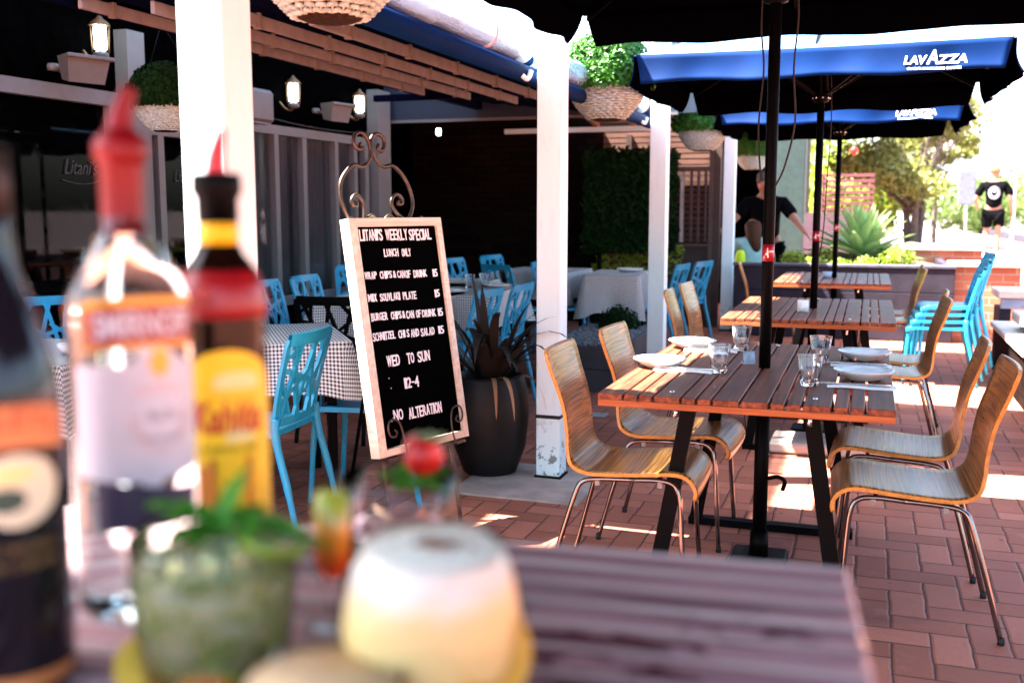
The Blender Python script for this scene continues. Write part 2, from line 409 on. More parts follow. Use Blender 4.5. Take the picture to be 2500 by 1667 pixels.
M['print_grey'] = plain("grey_print", (.32, .30, .33), .7, var=.1)
M['red'] = plain("red_label", (.27, .006, .010), .35, var=.06)

# ---------------------------------------------------------------- setting
def struct(name, mb, mat): return mb.build(name, mat, None, kind="structure")
def sheet(x0, x1, y0, y1, z): return MB().add([(x0, y0, z), (x1, y0, z), (x1, y1, z), (x0, y1, z)], [(0, 1, 2, 3)])
struct("ground", sheet(-300, 300, -40, 600, 0), M['paving'])
far_paving = plain("pale_pink_paving", (.30, .225, .235), .8, var=.12, ns=.6)
# raised street beyond the courtyard
b = MB(); b.box((150.0, 157.6, .18), (297.4, 285, .36)); b.box((-75, 165.5, .18), (153, 271, .36)); struct("street", b, far_paving)
slab = MB(); slab.box((-1.5, 4.62, .005), (.62, .62, .012)); 
tag(struct("path", slab, M['concrete']))
dc = MB(); dc.box((-1.632, 6.317, .004), (.16, .13, .006), bev=.002); dcm = plain("steel_cover", (.42, .41, .42), .5, .5)
dc.build("drain_cover", dcm, None, label="small square metal drain cover set in the brick paving near the grey planter", cat="drain cover")

# ---------------------------------------------------------------- restaurant on the left
rest = thing("restaurant_building", "black fronted restaurant with white aluminium door and window frames behind the blue chairs", "building", (-4.4, 6, 0))
def part(name, mb, mat, parent=rest, **kw):
    inv = Matrix.Translation(-Vector(parent.location)); mb.v = [inv @ p for p in mb.v]
    return mb.build(name, mat, parent, **kw)
XW = -4.4
b = MB(); b.box((XW - .06, 5.2, 3.62), (.12, 8.4, 3.2)); part("fascia_wall", b, M['fascia'])
b = MB(); b.box((XW - .1, 8.92, 1.5), (.2, .10, 3.0)); b.box((XW - .06, 1.2, 1.0), (.1, .5, 2.0)); part("wall", b, M['fascia'])
b = MB(); b.box((XW - .05, 7.65, .28), (.08, 2.05, .56)); part("wall", b, M['fascia'])
def frame(y0, y1, z0, z1, name, wd=.075, mull=(), glassmat='dark_glass', transom=None):
    f = MB(); x = XW + .012; dp = .06
    f.box((x, (y0 + y1) / 2, z1 - wd / 2), (dp, y1 - y0, wd)); f.box((x, (y0 + y1) / 2, z0 + wd / 2), (dp, y1 - y0, wd))
    for y in (y0 + wd / 2, y1 - wd / 2): f.box((x, y, (z0 + z1) / 2), (dp, wd, z1 - z0 - 2 * wd))
    for y in mull: f.box((x, y, (z0 + z1) / 2), (dp, .06, z1 - z0 - 2 * wd))
    o = part(name, f, M['alu'])
    g = MB(); g.box((XW - .012, (y0 + y1) / 2, (z0 + z1) / 2), (.01, y1 - y0 - 2 * wd + .02, z1 - z0 - 2 * wd + .02))
    inv = Matrix.Translation(-Vector(rest.location)); g.v = [inv @ p for p in g.v]; g.build("pane", M[glassmat], o)
    return o
d1 = frame(3.2, 5.24, .02, 2.02, "door", .085, ())
frame(5.46, 6.55, .02, 1.86, "door", .07, (5.62,))
frame(6.6, 8.55, .56, 1.96, "window", .07, (7.0, 7.42, 7.95, 8.3), 'pane')
b = MB(); b.box((XW + .03, 5.35, 1.2), (.13, .16, 2.4)); part("column", b, M['alu'])
b = MB(); b.box((XW + .04, 8.74, 1.2), (.14, .26, 2.4)); part("column", b, M['alu'])
b = MB()
b.box((XW - 1.4, 5, 3.23), (2.8, 9, .06)); b.box((XW - 2.8, 5, 1.6), (.1, 9, 3.2)); b.box((XW - 1.4, 9.45, 1.6), (2.7, .1, 3.2)); b.box((XW - 1.4, .55, 1.6), (2.7, .1, 3.2)); b.box((XW - 1.0, 10.6, 2.0), (.1, 2.3, 4.0)); part("interior_wall", b, M['fascia'])  # last box added out of view to keep sky light off the veranda end wall
b = MB()
for (y, z, wd) in ((5.0, 1.52, .17),):
    tvs, tfs = text_geo("Litani's", wd * 1.6, .09, 0, .35)
    Mx = Matrix(((0, 0, 1, XW + .004), (1, 0, 0, y - .2), (0, 1, 0, z), (0, 0, 0, 1))); b.add(tvs, tfs, 0, False, Mx)
    b.tube([(XW + .004, y - .22 + .3 * k / 10, z - .035 - .02 * math.sin(k / 10 * math.pi)) for k in range(11)], .003, 4)
tvs, tfs = text_geo("Litani's", .2, .08, 0, .35)
b.add(tvs, tfs, 0, False, Matrix(((0, 0, 1, XW + .004), (1, 0, 0, 5.8), (0, 1, 0, 1.5), (0, 0, 0, 1))))
part("window_lettering", b, plain("window_script", (.035, .035, .033), .8), label="white handwritten script on the dark door glass")

# curtains behind the window
def curtain(y0, y1, label):
    c = MB(); n = int((y1 - y0) * 60)
    c.grid(lambda u, v: (XW - .10 + .028 * math.sin(u * (y1 - y0) * 42 + 1.3 * math.sin(u * 9)) * (.6 + .4 * v), y0 + (y1 - y0) * u, 1.9 - 1.33 * v), n, 6, thick=lambda u, v: (-.004, 0, 0))
    c.build("curtain", M['curtain'], None, label=label, cat="curtain", group="grey curtains in the restaurant window")
curtain(6.68, 7.4, "grey pleated curtain in the window right beside the second white post from the left")
curtain(7.45, 7.93, "grey pleated curtain in the middle window behind the blue chairs")
curtain(7.98, 8.5, "grey pleated curtain in the window beside the white corner column")

# wall lanterns, speakers, air conditioner
glow = NT("lamp_glow"); glow.fin((.8, .9, .85), .4); glow.p.inputs["Emission Color"].default_value = (.85, 1, .93, 1); glow.p.inputs["Emission Strength"].default_value = 1.6
brass = plain("aged_brass", (.16, .09, .04), .5, .6)
def lantern(y, z, label):
    t = thing("wall_lantern", label, "wall lamp", (XW + .13, y, z), 0, "lit lanterns on the black restaurant wall")
    MB().lathe([(.034, -.06), (.036, .06), (.03, .068)], 12).build("lamp_glass", glow.mat, t)
    MB().lathe([(.03, -.115), (.045, -.10), (.045, -.085), (.03, -.075), (.012, -.06)], 12).build("lamp_base", M['speaker'], t)
    c = MB().lathe([(.062, .072), (.05, .09), (.022, .112), (.006, .135)], 12); c.build("lamp_cap", brass, t)
    a = MB()
    for k in range(4):
        an = k * math.pi / 2 + .6; a.tube([(.046 * math.cos(an), .046 * math.sin(an), -.08), (.052 * math.cos(an), .052 * math.sin(an), .075)], .004, 5)
    a.tube(bez([(-.0, 0, -.105), (-.03, 0, -.13), (-.08, 0, -.11), (-.125, 0, -.06)], 5), .008, 6); a.build("lamp_bracket", brass, t)
lantern(5.0, 2.30, "lit wall lantern leftmost of three, next to the white door column")
lantern(7.12, 2.21, "lit wall lantern in the middle of three, above the curtained window")
lantern(8.22, 2.225, "lit wall lantern rightmost of three, beside the white corner column")
def speaker(y, z, rz, label):
    t = thing("wall_speaker", label, "speaker", (XW + .16, y, z), rz, "beige speakers on the black restaurant wall")
    s_ = MB(); s_.add([(.09, -.13, .07), (.09, .13, .07), (.05, .11, -.08), (.05, -.11, -.08), (-.07, -.1, .07), (-.07, .1, .07), (-.05, .09, -.06), (-.05, -.09, -.06)],
        [(0, 1, 2, 3)[::-1], (4, 5, 6, 7), (0, 1, 5, 4), (3, 2, 6, 7)[::-1], (0, 4, 7, 3), (1, 2, 6, 5)]); s_.build("cabinet", M['speaker'], t)
    g_ = MB(); g_.box((.102, 0, .058), (.03, .285, .022), bev=.005); g_.build("rim", M['speaker'], t)
    k_ = MB(); k_.tube([(-.16, -.04, 0), (-.06, -.04, 0)], .014, 8); k_.lathe([(.03, -.02), (.035, 0), (.03, .02)], 10, 0, (-.12, -.1, .01)); k_.build("bracket", M['speaker'], t)
speaker(4.80, 2.10, -.3, "beige wall speaker hanging below the leftmost lantern")
speaker(7.72, 2.115, -.2, "beige wall speaker between the middle and right lanterns")
ac = thing("air_conditioner", "long beige air conditioner unit on the wall above the curtained window", "air conditioner", (XW + .12, 6.3, 2.06))
b = MB(); b.box((0, 0, 0), (.2, .82, .24), bev=.025); b.build("casing", M['speaker'], ac)
b = MB(); b.box((.06, 0, -.123), (.07, .7, .012)); b.build("louvre", M['alu'], ac)
cab = MB(); cab.tube(bez([(XW + .05, 6.7, 2.02), (XW + .06, 7.3, 1.985), (XW + .06, 7.9, 1.98), (XW + .05, 8.6, 2.0)], 6), .006, 5)
cab.build("wall_cable", M['rubber'], None, label="thin black cable running along the wall under the lanterns", cat="cable")

# ---------------------------------------------------------------- white posts
PX = -1.445
def post(y, label):
    t = thing("veranda_post", label, "post", (PX, y, 0), 0, "white square posts of the veranda")
    b = MB(); b.box((0, 0, 1.33), (.12, .12, 2.62), bev=.004); b.build("shaft", M['white'], t)
    b = MB(); b.box((0, 0, .010), (.135, .135, .016)); b.build("foot_plate", M['black_metal'], t)
    return t
p0 = post(2.07, "closest white square post, behind the liquor bottles")
p1 = post(4.75, "white square post standing on the concrete pad beside the charcoal flower pot")
MB().box((0, 0, .315), (.128, .128, .018), bev=.004).build("strap", M['rubber'], p1)
p2 = post(7.39, "white square post right of the grey gravel planter")
p3 = post(11.3, "farthest white square post, in front of the leaning man")

# ---------------------------------------------------------------- veranda awning
awn = thing("veranda_awning", "dark blue retractable awning with beige cross rails over the blue chairs", "awning", (-2.9, 6, 2.2))
def zroof(x): return 2.19 - .12 * (x + 2.54)
b = MB(); b.grid(lambda u, v: (-3.40 + 1.80 * u, 3.72 + 5.25 * v, zroof(-3.40 + 1.80 * u) - .012 * math.sin(u * 27.5) ** 2), 60, 4, thick=lambda u, v: (0, 0, .006)); b.grid(lambda u, v: (-2.33 + .73 * u, 2.2 + 1.5 * v, zroof(-2.33 + .73 * u)), 4, 4, thick=lambda u, v: (0, 0, .006)); part("canopy", b, M['navy_dark'], awn)  # second strip added to keep sun off the floor by the tables
for k in range(5):
    x = -1.80 - .385 * k; b = MB(); z = zroof(x) - .06
    b.box((x, 5.65, z), (.022, 3.72, .056), bev=.004); rl = part("rail", b, M['alu_warm'], awn)
    for q in range(6):
        c = MB(); yy = 4.0 + .62 * q + .11 * (k % 2); c.box((x + .002, yy, z + .004), (.030, .022, .060)); c.box((x + .006, yy, z - .0315), (.038, .026, .008))
        inv = Matrix.Translation(-Vector(awn.location)); c.v = [inv @ p for p in c.v]; c.build("clip", M['bracket'], rl)
b = MB(); b.tube([(-1.58, 2.0, 1.955), (-1.58, 7.7, 1.955)], .042, 14); b.tube([(-1.60, 2.0, 2.035), (-1.60, 7.7, 2.035)], .03, 10); part("front_tube", b, M['navy'], awn)
b = MB(); b.box((-1.52, 8, 2.66), (.09, 13, .08)); part("beam", b, M['white'], awn)
b = MB(); b.box((-3.43, 6.3, 2.285), (.06, 5.3, .13)); b.box((-3.0, 7.78, 2.22), (1.8, .06, .05)); part("wall_beam", b, M['navy_dark'], awn)

tt = NT("clear_plastic"); g = tt.n.new("ShaderNodeBsdfTransparent"); g.inputs[0].default_value = (.93, .95, .97, 1)
tt.fin((.48, .68, .82), .12, 0, .8); mx = tt.n.new("ShaderNodeMixShader"); fr = tt.noise(tt.co("Object", (5, 1.5, 5)), 3, 3)
tt.put(mx.inputs[0], tt.m('ADD', tt.m('MULTIPLY', fr, .7), .08)); tt.l.new(g.outputs[0], mx.inputs[1]); tt.l.new(tt.p.outputs[0], mx.inputs[2]); tt.l.new(mx.outputs[0], tt.out.inputs[0])
def roll(y0, y1, label):
    t = thing("rolled_blind", label, "rolled blind", (-1.575, (y0 + y1) / 2, 2.06), 0, "rolled up clear plastic blinds between the posts")
    L = (y1 - y0) / 2; b = MB(); n = 30
    for i_ in range(2):
        pts = [(0, -L + 2 * L * k / n, 0) for k in range(n + 1)]
        b.tube(pts, [(.062 - .018 * i_) * (1 + .06 * math.sin(k * .9 + i_ * 2) + .05 * math.sin(k * 2.3)) for k in range(n + 1)], 18, caps=True)
    b.build("plastic_roll", tt.mat, t)
    for s_ in (-1, 1):
        c = MB(); c.tube([(0, s_ * (L - .03), 0), (0, s_ * (L - .005), 0)], .068, 16); c.tube(bez([(.0, s_ * (L - .03), -.075), (.02, s_ * (L - .06), -.12), (.04, s_ * (L - .02), -.14), (.05, s_ * L, -.10)], 4), .012, 8)
        c.build("end_bracket", M['white'], t)
    c = MB()
    for k in (-.35, .3): c.tube([(.066 * math.cos(a), k * 2 * L, .066 * math.sin(a)) for a in [i * math.pi / 8 for i in range(16)]], .006, 5, closed=True)
    c.build("strap", plain("pink_webbing", (.5, .3, .3), .7), t)
roll(2.16, 4.66, "clear plastic blind rolled up between the two closest white posts")
roll(4.84, 7.3, "clear plastic blind rolled up behind the hanging basket, between the middle posts")

# back of the veranda: navy wall, white rail, brick, cladding, green wall
bw = thing("veranda_end_wall", "dark brick veranda end wall behind the blue chairs with timber cladding along its top", "wall", (-3.2, 11.6, 0))
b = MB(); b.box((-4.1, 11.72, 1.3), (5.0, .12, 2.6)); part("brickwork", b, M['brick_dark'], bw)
for k in range(28):
    b = MB(); b.box((-2.25, 11.63, .54 + .062 * k), (1.35, .03, .05)); part("cladding_board", b, M['slat_wood'], bw)
b = MB(); b.box((-6.6, 11.72, 2.75), (.2, .2, 1.2)); b.box((-2.62, 11.60, 1.5), (.06, .05, 1.3)); b.box((-1.62, 11.60, 1.1), (.08, .06, 2.2)); part("post", b, plain("dark_timber", (.05, .025, .02), .6), bw)
b = MB(); b.box((-3.4, 9.0, 2.36), (3.9, .06, .44)); fb = b.build("fascia_board", M['blue_wall'], None, label="navy blue fascia board across the back of the veranda", cat="fascia board")
b = MB(); b.box((-3.4, 8.965, 2.135), (3.6, .05, .025)); b.build("edge_trim", M['alu'], fb)
b = MB(); b.box((-2.65, 11.0, 2.175), (2.5, .07, .05)); b.build("cross_rail", M['white'], None, label="white cross rail joining the far posts above the green wall", cat="rail")
b = MB(); b.grid(lambda u, v: (-3.05 + 1.55 * u, 9.1 + 2.4 * v, 2.62 - .34 * v), 1, 1, thick=lambda u, v: (0, 0, .03))
for k in range(4): b.box((-2.95 + .42 * k, 10.3, 2.41), (.05, 2.3, .05), 0, Matrix.Translation((0, 10.3, 2.41)) @ Matrix.Rotation(-.141, 4, 'X') @ Matrix.Translation((0, -10.3, -2.41)))
b.build("timber_soffit", M['timber_soffit'], None, label="warm brown timber soffit above the white cross rail", cat="ceiling")
b = MB(); b.box((-4.25, 10.4, 2.50), (2.3, 2.75, .05)); b.build("added_veranda_ceiling", M['navy_dark'], None, label="added dark navy ceiling shading the far end of the veranda", cat="ceiling")  # unseen ceiling added to keep sun off the hedge panel
ra = thing("added_shade_awning", "added dark awning shading the leaning grey haired person, black wall behind", "awning", (-2.2, 13.2, 0)); b = MB(); b.box((-2.3, 13.2, 2.58), (3.2, 2.9, .06)); part("roof", b, M['navy_dark'], ra); b = MB(); b.box((-2.2, 14.62, 1.6), (1.75, .1, 3.2)); part("wall", b, M['fascia'], ra)  # roof added above the leaning person to shade him
# glazed panel with pale blind strips
gp = thing("glazed_screen", "glazed screen with pale vertical strips between green wall and farthest post", "screen", (-1.95, 11.55, 0))
b = MB()
for x in (-2.25, -1.68): b.box((x, 11.55, 1.0), (.04, .05, 2.0))
b.box((-1.965, 11.55, 1.76), (.53, .05, .05)); b.box((-1.965, 11.55, .92), (.53, .05, .03)); part("frame", b, plain("brown_frame", (.07, .04, .035), .5), gp)
b = MB()
for x, m_ in ((-2.10, 0), (-2.0, 1), (-1.9, 2), (-1.82, 2), (-1.74, 2)):
    b.box((x, 11.57, 1.34), (.045 if m_ < 2 else .03, .012, .78), m_)
part("blind_strip", b, [plain("cream_strip", (.72, .55, .33), .6), plain("white_strip", (.8, .8, .8), .6), plain("mauve_strip", (.2, .14, .15), .7)], gp)
b = MB()
for k in range(30): b.box((-1.965, 11.54, .95 + .027 * k), (.52, .006, .004))
for k in range(7): b.box((-2.2 + .075 * k, 11.54, 1.35), (.004, .006, .8))
part("mesh_guard", b, M['black_metal'], gp)
b = MB(); b.box((-1.965, 11.6, .45), (.56, .03, .9)); part("lower_panel", b, plain("dark_panel", (.035, .022, .022), .6), gp)

def leafcards(mb, pts, size, mi=0, up=.3, asp=.55, seed=1, curl=.25):
    rnd = random.Random(seed)
    for p, nrm in pts:
        n = (Vector(nrm) + Vector((rnd.uniform(-1, 1), rnd.uniform(-1, 1), rnd.uniform(-1, 1))) * .62).normalized()
        t = n.orthogonal().normalized(); t.rotate(Matrix.Rotation(rnd.uniform(0, 6.28), 3, n)); s_ = n.cross(t)
        L = size * rnd.uniform(.65, 1.3); W = L * asp; p = Vector(p); c = n * L * curl
        mb.add([p - t * L * .5, p + s_ * W * .5 - c * .1, p + t * L * .5 - c, p - s_ * W * .5 - c * .1, ], [(0, 1, 2), (0, 2, 3)], mi, False)
rnd = random.Random(3)
gw = thing("green_wall_panel", "large dark green artificial hedge panel standing behind the checked tables", "hedge panel", (-2.55, 11.3, 0))
b = MB(); pts = []
for k in range(5200):
    x = rnd.uniform(-3.05, -2.02) + rnd.gauss(0, .02); z = rnd.uniform(.86, 1.96) + rnd.gauss(0, .025)
    pts.append(((x, 11.32 - abs(rnd.gauss(0, .05)), z), (0, -1, .25)))
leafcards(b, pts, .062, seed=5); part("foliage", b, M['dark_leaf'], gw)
b = MB(); b.box((-2.54, 11.4, 1.4), (1.0, .05, 1.05)); b.box((-2.9, 11.4, .45), (.04, .04, .9)); b.box((-2.2, 11.4, .45), (.04, .04, .9)); part("backing", b, M['black_plastic'], gw)
b = MB(); pts = [((rnd.uniform(-3.0, -1.95), 11.45, rnd.uniform(.6, .92)), (0, -1, .4)) for k in range(420)]
leafcards(b, pts, .055, seed=8); b.build("lime_shrub", M['lime_leaf'], None, label="lime green shrub showing under the dark hedge panel", cat="shrub")

# small green exit lamp and things high on the dark wall
b = MB(); b.lathe([(.02, -.03), (.025, 0), (.02, .03)], 10, 0, (-3.83, 8.94, 2.03)); b.build("pilot_lamp", glow.mat, None, label="tiny green lamp under the navy fascia board", cat="lamp")

# ---------------------------------------------------------------- hanging baskets
def wicker(rim, depth, base, z0, rings=14, seg=88, rad=.0074):
    b = MB()
    for i in range(rings):
        f = i / (rings - 1); r = base + (rim - base) * math.sin(f * math.pi / 2) ** .9; z = z0 + depth * f
        for st in range(1):
            ph = math.pi * (i % 2)
            b.tube([((r + .0095 * math.cos(seg / 4 * a + ph)) * math.cos(a), (r + .0095 * math.cos(seg / 4 * a + ph)) * math.sin(a), z + .0015 * math.sin(a * 7 + i)) for a in [2 * math.pi * k / seg for k in range(seg)]], rad, 6, closed=True)
    b.tube([((rim + .004) * math.cos(a), (rim + .004) * math.sin(a), z0 + depth + .006 + .004 * math.sin(24 * a)) for a in [2 * math.pi * k / 72 for k in range(72)]], .013, 6, closed=True)
    for k in range(seg // 4):
        a = 2 * math.pi * (k + .5) / (seg / 4)
        b.tube([((base + (rim - base) * math.sin(f * math.pi / 2) ** .9) * math.cos(a), (base + (rim - base) * math.sin(f * math.pi / 2) ** .9) * math.sin(a), z0 + depth * f) for f in (0, .25, .5, .75, 1)], .005, 5)
    return b
def make_basket(label):
    t = thing("hanging_basket", label, "hanging basket", (0, 0, 0), 0, "wicker hanging baskets with clipped box balls")
    wicker(.205, .165, .10, 0.0).build("wicker_bowl", M['wicker'], t)
    MB().lathe([(.0, -.012), (.07, -.014), (.105, .0), (.15, .06), (.19, .14), (.0, .145)], 40).build("coir_liner", M['coir'], t)
    b = MB(); rn = random.Random(11); pts = []
    for k in range(6000):
        th = rn.uniform(0, 6.283); cz = rn.uniform(-.22, 1); sr = math.sqrt(max(0, 1 - cz * cz)); r = rn.uniform(.87, 1.03) * (1 + .03 * math.sin(th * 5 + cz * 7))
        n = Vector((sr * math.cos(th), sr * math.sin(th), cz)); pts.append((Vector((n.x * .272 * r, n.y * .272 * r, .215 + n.z * .265 * r)), n))
    leafcards(b, pts, .036, seed=4, asp=.62); b.build("box_ball", M['box_leaf'], t)
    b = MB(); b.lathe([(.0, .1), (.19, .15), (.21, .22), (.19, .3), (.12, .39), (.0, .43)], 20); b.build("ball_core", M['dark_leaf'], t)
    b = MB()
    for k in range(3):
        a = k * 2.094 + .4; b.tube([(.2 * math.cos(a), .2 * math.sin(a), .17), (.16 * math.cos(a), .16 * math.sin(a), .5), (0, 0, .76)], .003, 5)
    b.build("chain", M['black_metal'], t); return t
bk = make_basket("closest wicker hanging basket, cut off by the top edge of the photo"); bk.location = (-1.47, 2.66, 1.86)
dup(bk, (-1.47, 5.9, 1.84), .7, "bright green box ball in a wicker basket, right of the post on the concrete pad")
dup(bk, (-1.47, 9.5, 1.855), 1.9, "dark green box ball in a wicker basket hanging beside the third white post")
dup(bk, (-1.45, 13.6, 1.83), 3.1, "farthest hanging basket, half hidden behind the nearest parasol pole")
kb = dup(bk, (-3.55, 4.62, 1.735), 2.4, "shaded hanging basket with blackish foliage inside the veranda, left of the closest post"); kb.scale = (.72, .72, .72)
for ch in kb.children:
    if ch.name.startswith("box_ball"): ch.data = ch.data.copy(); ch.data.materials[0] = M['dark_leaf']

# ---------------------------------------------------------------- charcoal pot with dried flax, grey planter
pot = thing("flower_pot", "large charcoal pot of dried brown flax behind the letter board", "flower pot", (-1.765, 4.74, 0))
MB().lathe([(.0, 0), (.115, 0), (.135, .015), (.18, .14), (.198, .30), (.192, .41), (.176, .488), (.169, .506), (.158, .50), (.162, .46), (.0, .45)], 40).build("pot", M['pot_dark'], pot)
MB().lathe([(.0, .465), (.160, .46)], 24).build("soil", M['soil'], pot)
def blade(mb, base, dirv, L, wd, droop, mi=0, n=8, twist=0.4):
    d = Vector(dirv).normalized(); side = d.cross(Vector((0, 0, 1))).normalized(); pos = Vector(base); ps = []
    for k in range(n + 1):
        f = k / n; ps.append((pos.copy(), side * wd * (1 - f) ** .6 * (.6 + .8 * min(f * 3, 1) * .5)))
        d = (d + Vector((0, 0, -droop)) * (f + .1)).normalized(); pos += d * L / n
    vs = []; fs = []
    for p, s_ in ps: vs += [p - s_, p + Vector((0, 0, -.15 * s_.length)), p + s_]
    for k in range(n): a = 3 * k; fs += [(a, a + 1, a + 4, a + 3), (a + 1, a + 2, a + 5, a + 4)]
    mb.add(vs, fs, mi, True)
b = MB(); rn = random.Random(21)
for k in range(40):
    a = rn.uniform(0, 6.28); tilt = rn.uniform(.15, .75); L = rn.uniform(.36, .60)
    blade(b, (.05 * math.cos(a), .05 * math.sin(a), .45), (math.cos(a) * tilt, math.sin(a) * tilt, 1), L, rn.uniform(.022, .040), rn.uniform(.1, 1.0), 0)
for k in range(4):
    a = rn.uniform(-2.6, 1.2); blade(b, (.1 * math.cos(a), .1 * math.sin(a), .48), (math.cos(a) * .8, math.sin(a) * .8, .5), rn.uniform(.28, .46), .015, rn.uniform(.8, 1.3), 1)
b.build("leaves", [M['flax'], M['flax_tip']], pot)
pl = thing("planter_box", "grey timber planter box filled with gravel and a small dark bush", "planter", (-1.95, 7.82, 0))
b = MB()
for s_, c, d in ((0, (0, -.68, .083), (.66, .03, .165)), (0, (0, -.68, .252), (.66, .028, .166)), (0, (0, .68, .17), (.66, .03, .34)), (0, (-.315, 0, .17), (.03, 1.33, .34)), (0, (.315, 0, .18), (.03, 1.33, .36))): b.box(c, d, 0, bev=.003)
b.build("box", M['planter_grey'], pl)
b = MB(); rn = random.Random(2); bm = bmesh.new(); bmesh.ops.create_icosphere(bm, subdivisions=1, radius=1); iv = [v.co.copy() for v in bm.verts]; jf = [[v.index for v in f.verts] for f in bm.faces]; bm.free()
for k in range(2600):
    p = Vector((rn.uniform(-.29, .29), rn.uniform(-.65, .65), .325 + rn.uniform(0, .02))); r = rn.uniform(.008, .017)
    b.add([p + Vector((v.x * r * rn.uniform(.7, 1.2), v.y * r, v.z * r * .7)) for v in iv], jf, 0)
b.box((0, 0, .28), (.6, 1.33, .08)); b.build("gravel", M['gravel'], pl)
b = MB(); pts = []
for k in range(900):
    n = Vector((rn.gauss(0, 1), rn.gauss(0, 1), abs(rn.gauss(0, 1)))).normalized(); r = rn.uniform(.5, 1); pts.append((Vector((.02 + n.x * .20 * r, .42 + n.y * .18 * r, .34 + n.z * .20 * r)), n))
leafcards(b, pts, .04, seed=9); b.build("bush", M['dark_leaf'], pl)

# ---------------------------------------------------------------- slatted tables
def teak_table():
    t = thing("slatted_table", "", "table", (0, 0, 0), 0, "slatted hardwood tables with parasols in a row")
    seq = [2, 1, 1, 2, 1, 1, 2, 2, 1, 1, 2, 1, 1, 2]; tot = .875; g = .0085; L = 1.40
    u = (tot - g * 13) / sum(seq); x = -tot / 2
    for k, q in enumerate(seq):
        wd = u * q; b = MB(); b.box((x + wd / 2, 0, .7405), (wd, L, .019), bev=.0018); b.build("slat", M['teak'], t); x += wd + g
    for y in (-L / 2 + .012, -.235, .235, L / 2 - .012):
        b = MB(); b.box((0, y, .7205), (tot, .024 if abs(y) > .5 else .05, .0205), bev=.0015); b.build("rail", M['teak_rail'], t)
    for s_ in (-1, 1):
        y = s_ * .45
        for sx in (-1, 1):
            b = MB(); b.bar((sx * .19, y - s_ * .02, .70), (sx * .30, y + s_ * .02, .03), .05, .024, side=(1, 0, 0)); b.build("leg", M['black_metal'], t)
        b = MB(); b.box((0, y + s_ * .02, .016), (.66, .05, .03)); b.build("stretcher", M['black_metal'], t); b = MB(); b.box((0, y - s_ * .02, .703), (.46, .045, .014)); b.build("mounting_plate", M['black_metal'], t)
    for x_, y_ in ((.21, -.6), (-.22, -.62), (.0, .62), (-.3, .6)): MB().lathe([(.009, 0), (.009, .004), (.004, .006)], 10, 0, (x_, y_, .7505)).build("bolt", M['steel'], t)
    for x_, y_ in ((-.2, -.66), (.2, -.66)): MB().lathe([(.007, -.03), (.007, 0)], 8, 0, (x_, y_, .71)).build("bolt", M['steel'], t)
    return t
TY = (3.77, 6.16, 9.0); TX = (-.345, -.29, -.265)
t1 = teak_table(); t1.location = (TX[0], TY[0], 0); t1["label"] = "closest slatted hardwood table, laid with four plates and four glasses"
dup(t1, (TX[1], TY[1], 0), 0, "middle slatted hardwood table with a small white card holder on it")
dup(t1, (TX[2], TY[2], 0), 0, "farthest slatted hardwood table with a pale blue pot on it")

# ---------------------------------------------------------------- plywood chairs
def ply_chair():
    t = thing("plywood_chair", "", "chair", (0, 0, 0), 0, "bent plywood chairs with chrome legs")
    prof = bez([(.222, 0, .368), (.226, 0, .40), (.205, 0, .432), (.16, 0, .446), (.05, 0, .437), (-.08, 0, .428), (-.15, 0, .432), (-.195, 0, .458), (-.212, 0, .51), (-.217, 0, .57), (-.232, 0, .66), (-.262, 0, .75), (-.292, 0, .845)], 5)
    N = len(prof) - 1; th = .012
    def wdt(f):
        w0 = .198
        if f > .58: w0 = .198 - .024 * math.sin((f - .58) / .42 * math.pi)
        if f > .965: w0 -= .03 * ((f - .965) / .035) ** 2
        if f < .04: w0 -= .02 * ((.04 - f) / .04) ** 2
        return w0
    def P(u, v):
        i = v * N; k = min(int(i), N - 1); p = prof[k].lerp(prof[k + 1], i - k); x = (u - .5) * 2; q = Vector((p.x, x * wdt(v), p.z))
        if v > .62: q.x -= .012 * (1 - x * x) * min(1, (v - .62) / .15)
        elif v < .55: q.z -= .006 * (1 - x * x)
        return q
    def NRM(u, v):
        i = v * N; k = min(int(i), N - 1); d = (prof[min(k + 1, N)] - prof[max(k - 1, 0)]).normalized(); return Vector((d.z, 0, -d.x)) * th
    b = MB(); b.grid(P, 10, N, 0, True, NRM)
    nq = 2 * 10 * N
    for k in range(nq, len(b.f)): b.mi[k] = 1
    # flip so that outside faces look outwards
    b.f = [tuple(reversed(f)) for f in b.f]
    b.build("seat_shell", [M['veneer'], M['ply_edge']], t)
    for sy in (-1, 1):
        fr = bez([(.205, sy * .185, .008), (.19, sy * .175, .2), (.178, sy * .165, .36), (.155, sy * .158, .408), (.1, sy * .155, .418), (.02, sy * .155, .414)], 5)
        l1 = MB().tube(fr, .0088, 10).build("leg", M['chrome'], t); MB().lathe([(.0105, 0), (.0105, .022)], 10, 0, (.205, sy * .185, .001)).build("foot_cap", M['rubber'], l1)
        rr = bez([(-.275, sy * .20, .008), (-.225, sy * .185, .2), (-.18, sy * .168, .355), (-.155, sy * .16, .396), (-.1, sy * .155, .408), (.02, sy * .155, .414)], 5)
        l2 = MB().tube(rr, .0088, 10).build("leg", M['chrome'], t); MB().lathe([(.0105, 0), (.0105, .022)], 10, 0, (-.275, sy * .20, .001)).build("foot_cap", M['rubber'], l2)
    spc = plain("grey_spacer", (.22, .21, .2), .5)
    MB().tube([(.1, -.155, .416), (.1, .155, .416)], .007, 8).build("crossbar", M['chrome'], t); MB().tube([(-.1, -.155, .407), (-.1, .155, .407)], .007, 8).build("crossbar", M['chrome'], t)
    for sx, z in ((.11, .405), (-.105, .397)):
        for sy in (-1, 1): MB().box((sx, sy * .155, z), (.016, .016, .02)).build("spacer", spc, t)
    return t
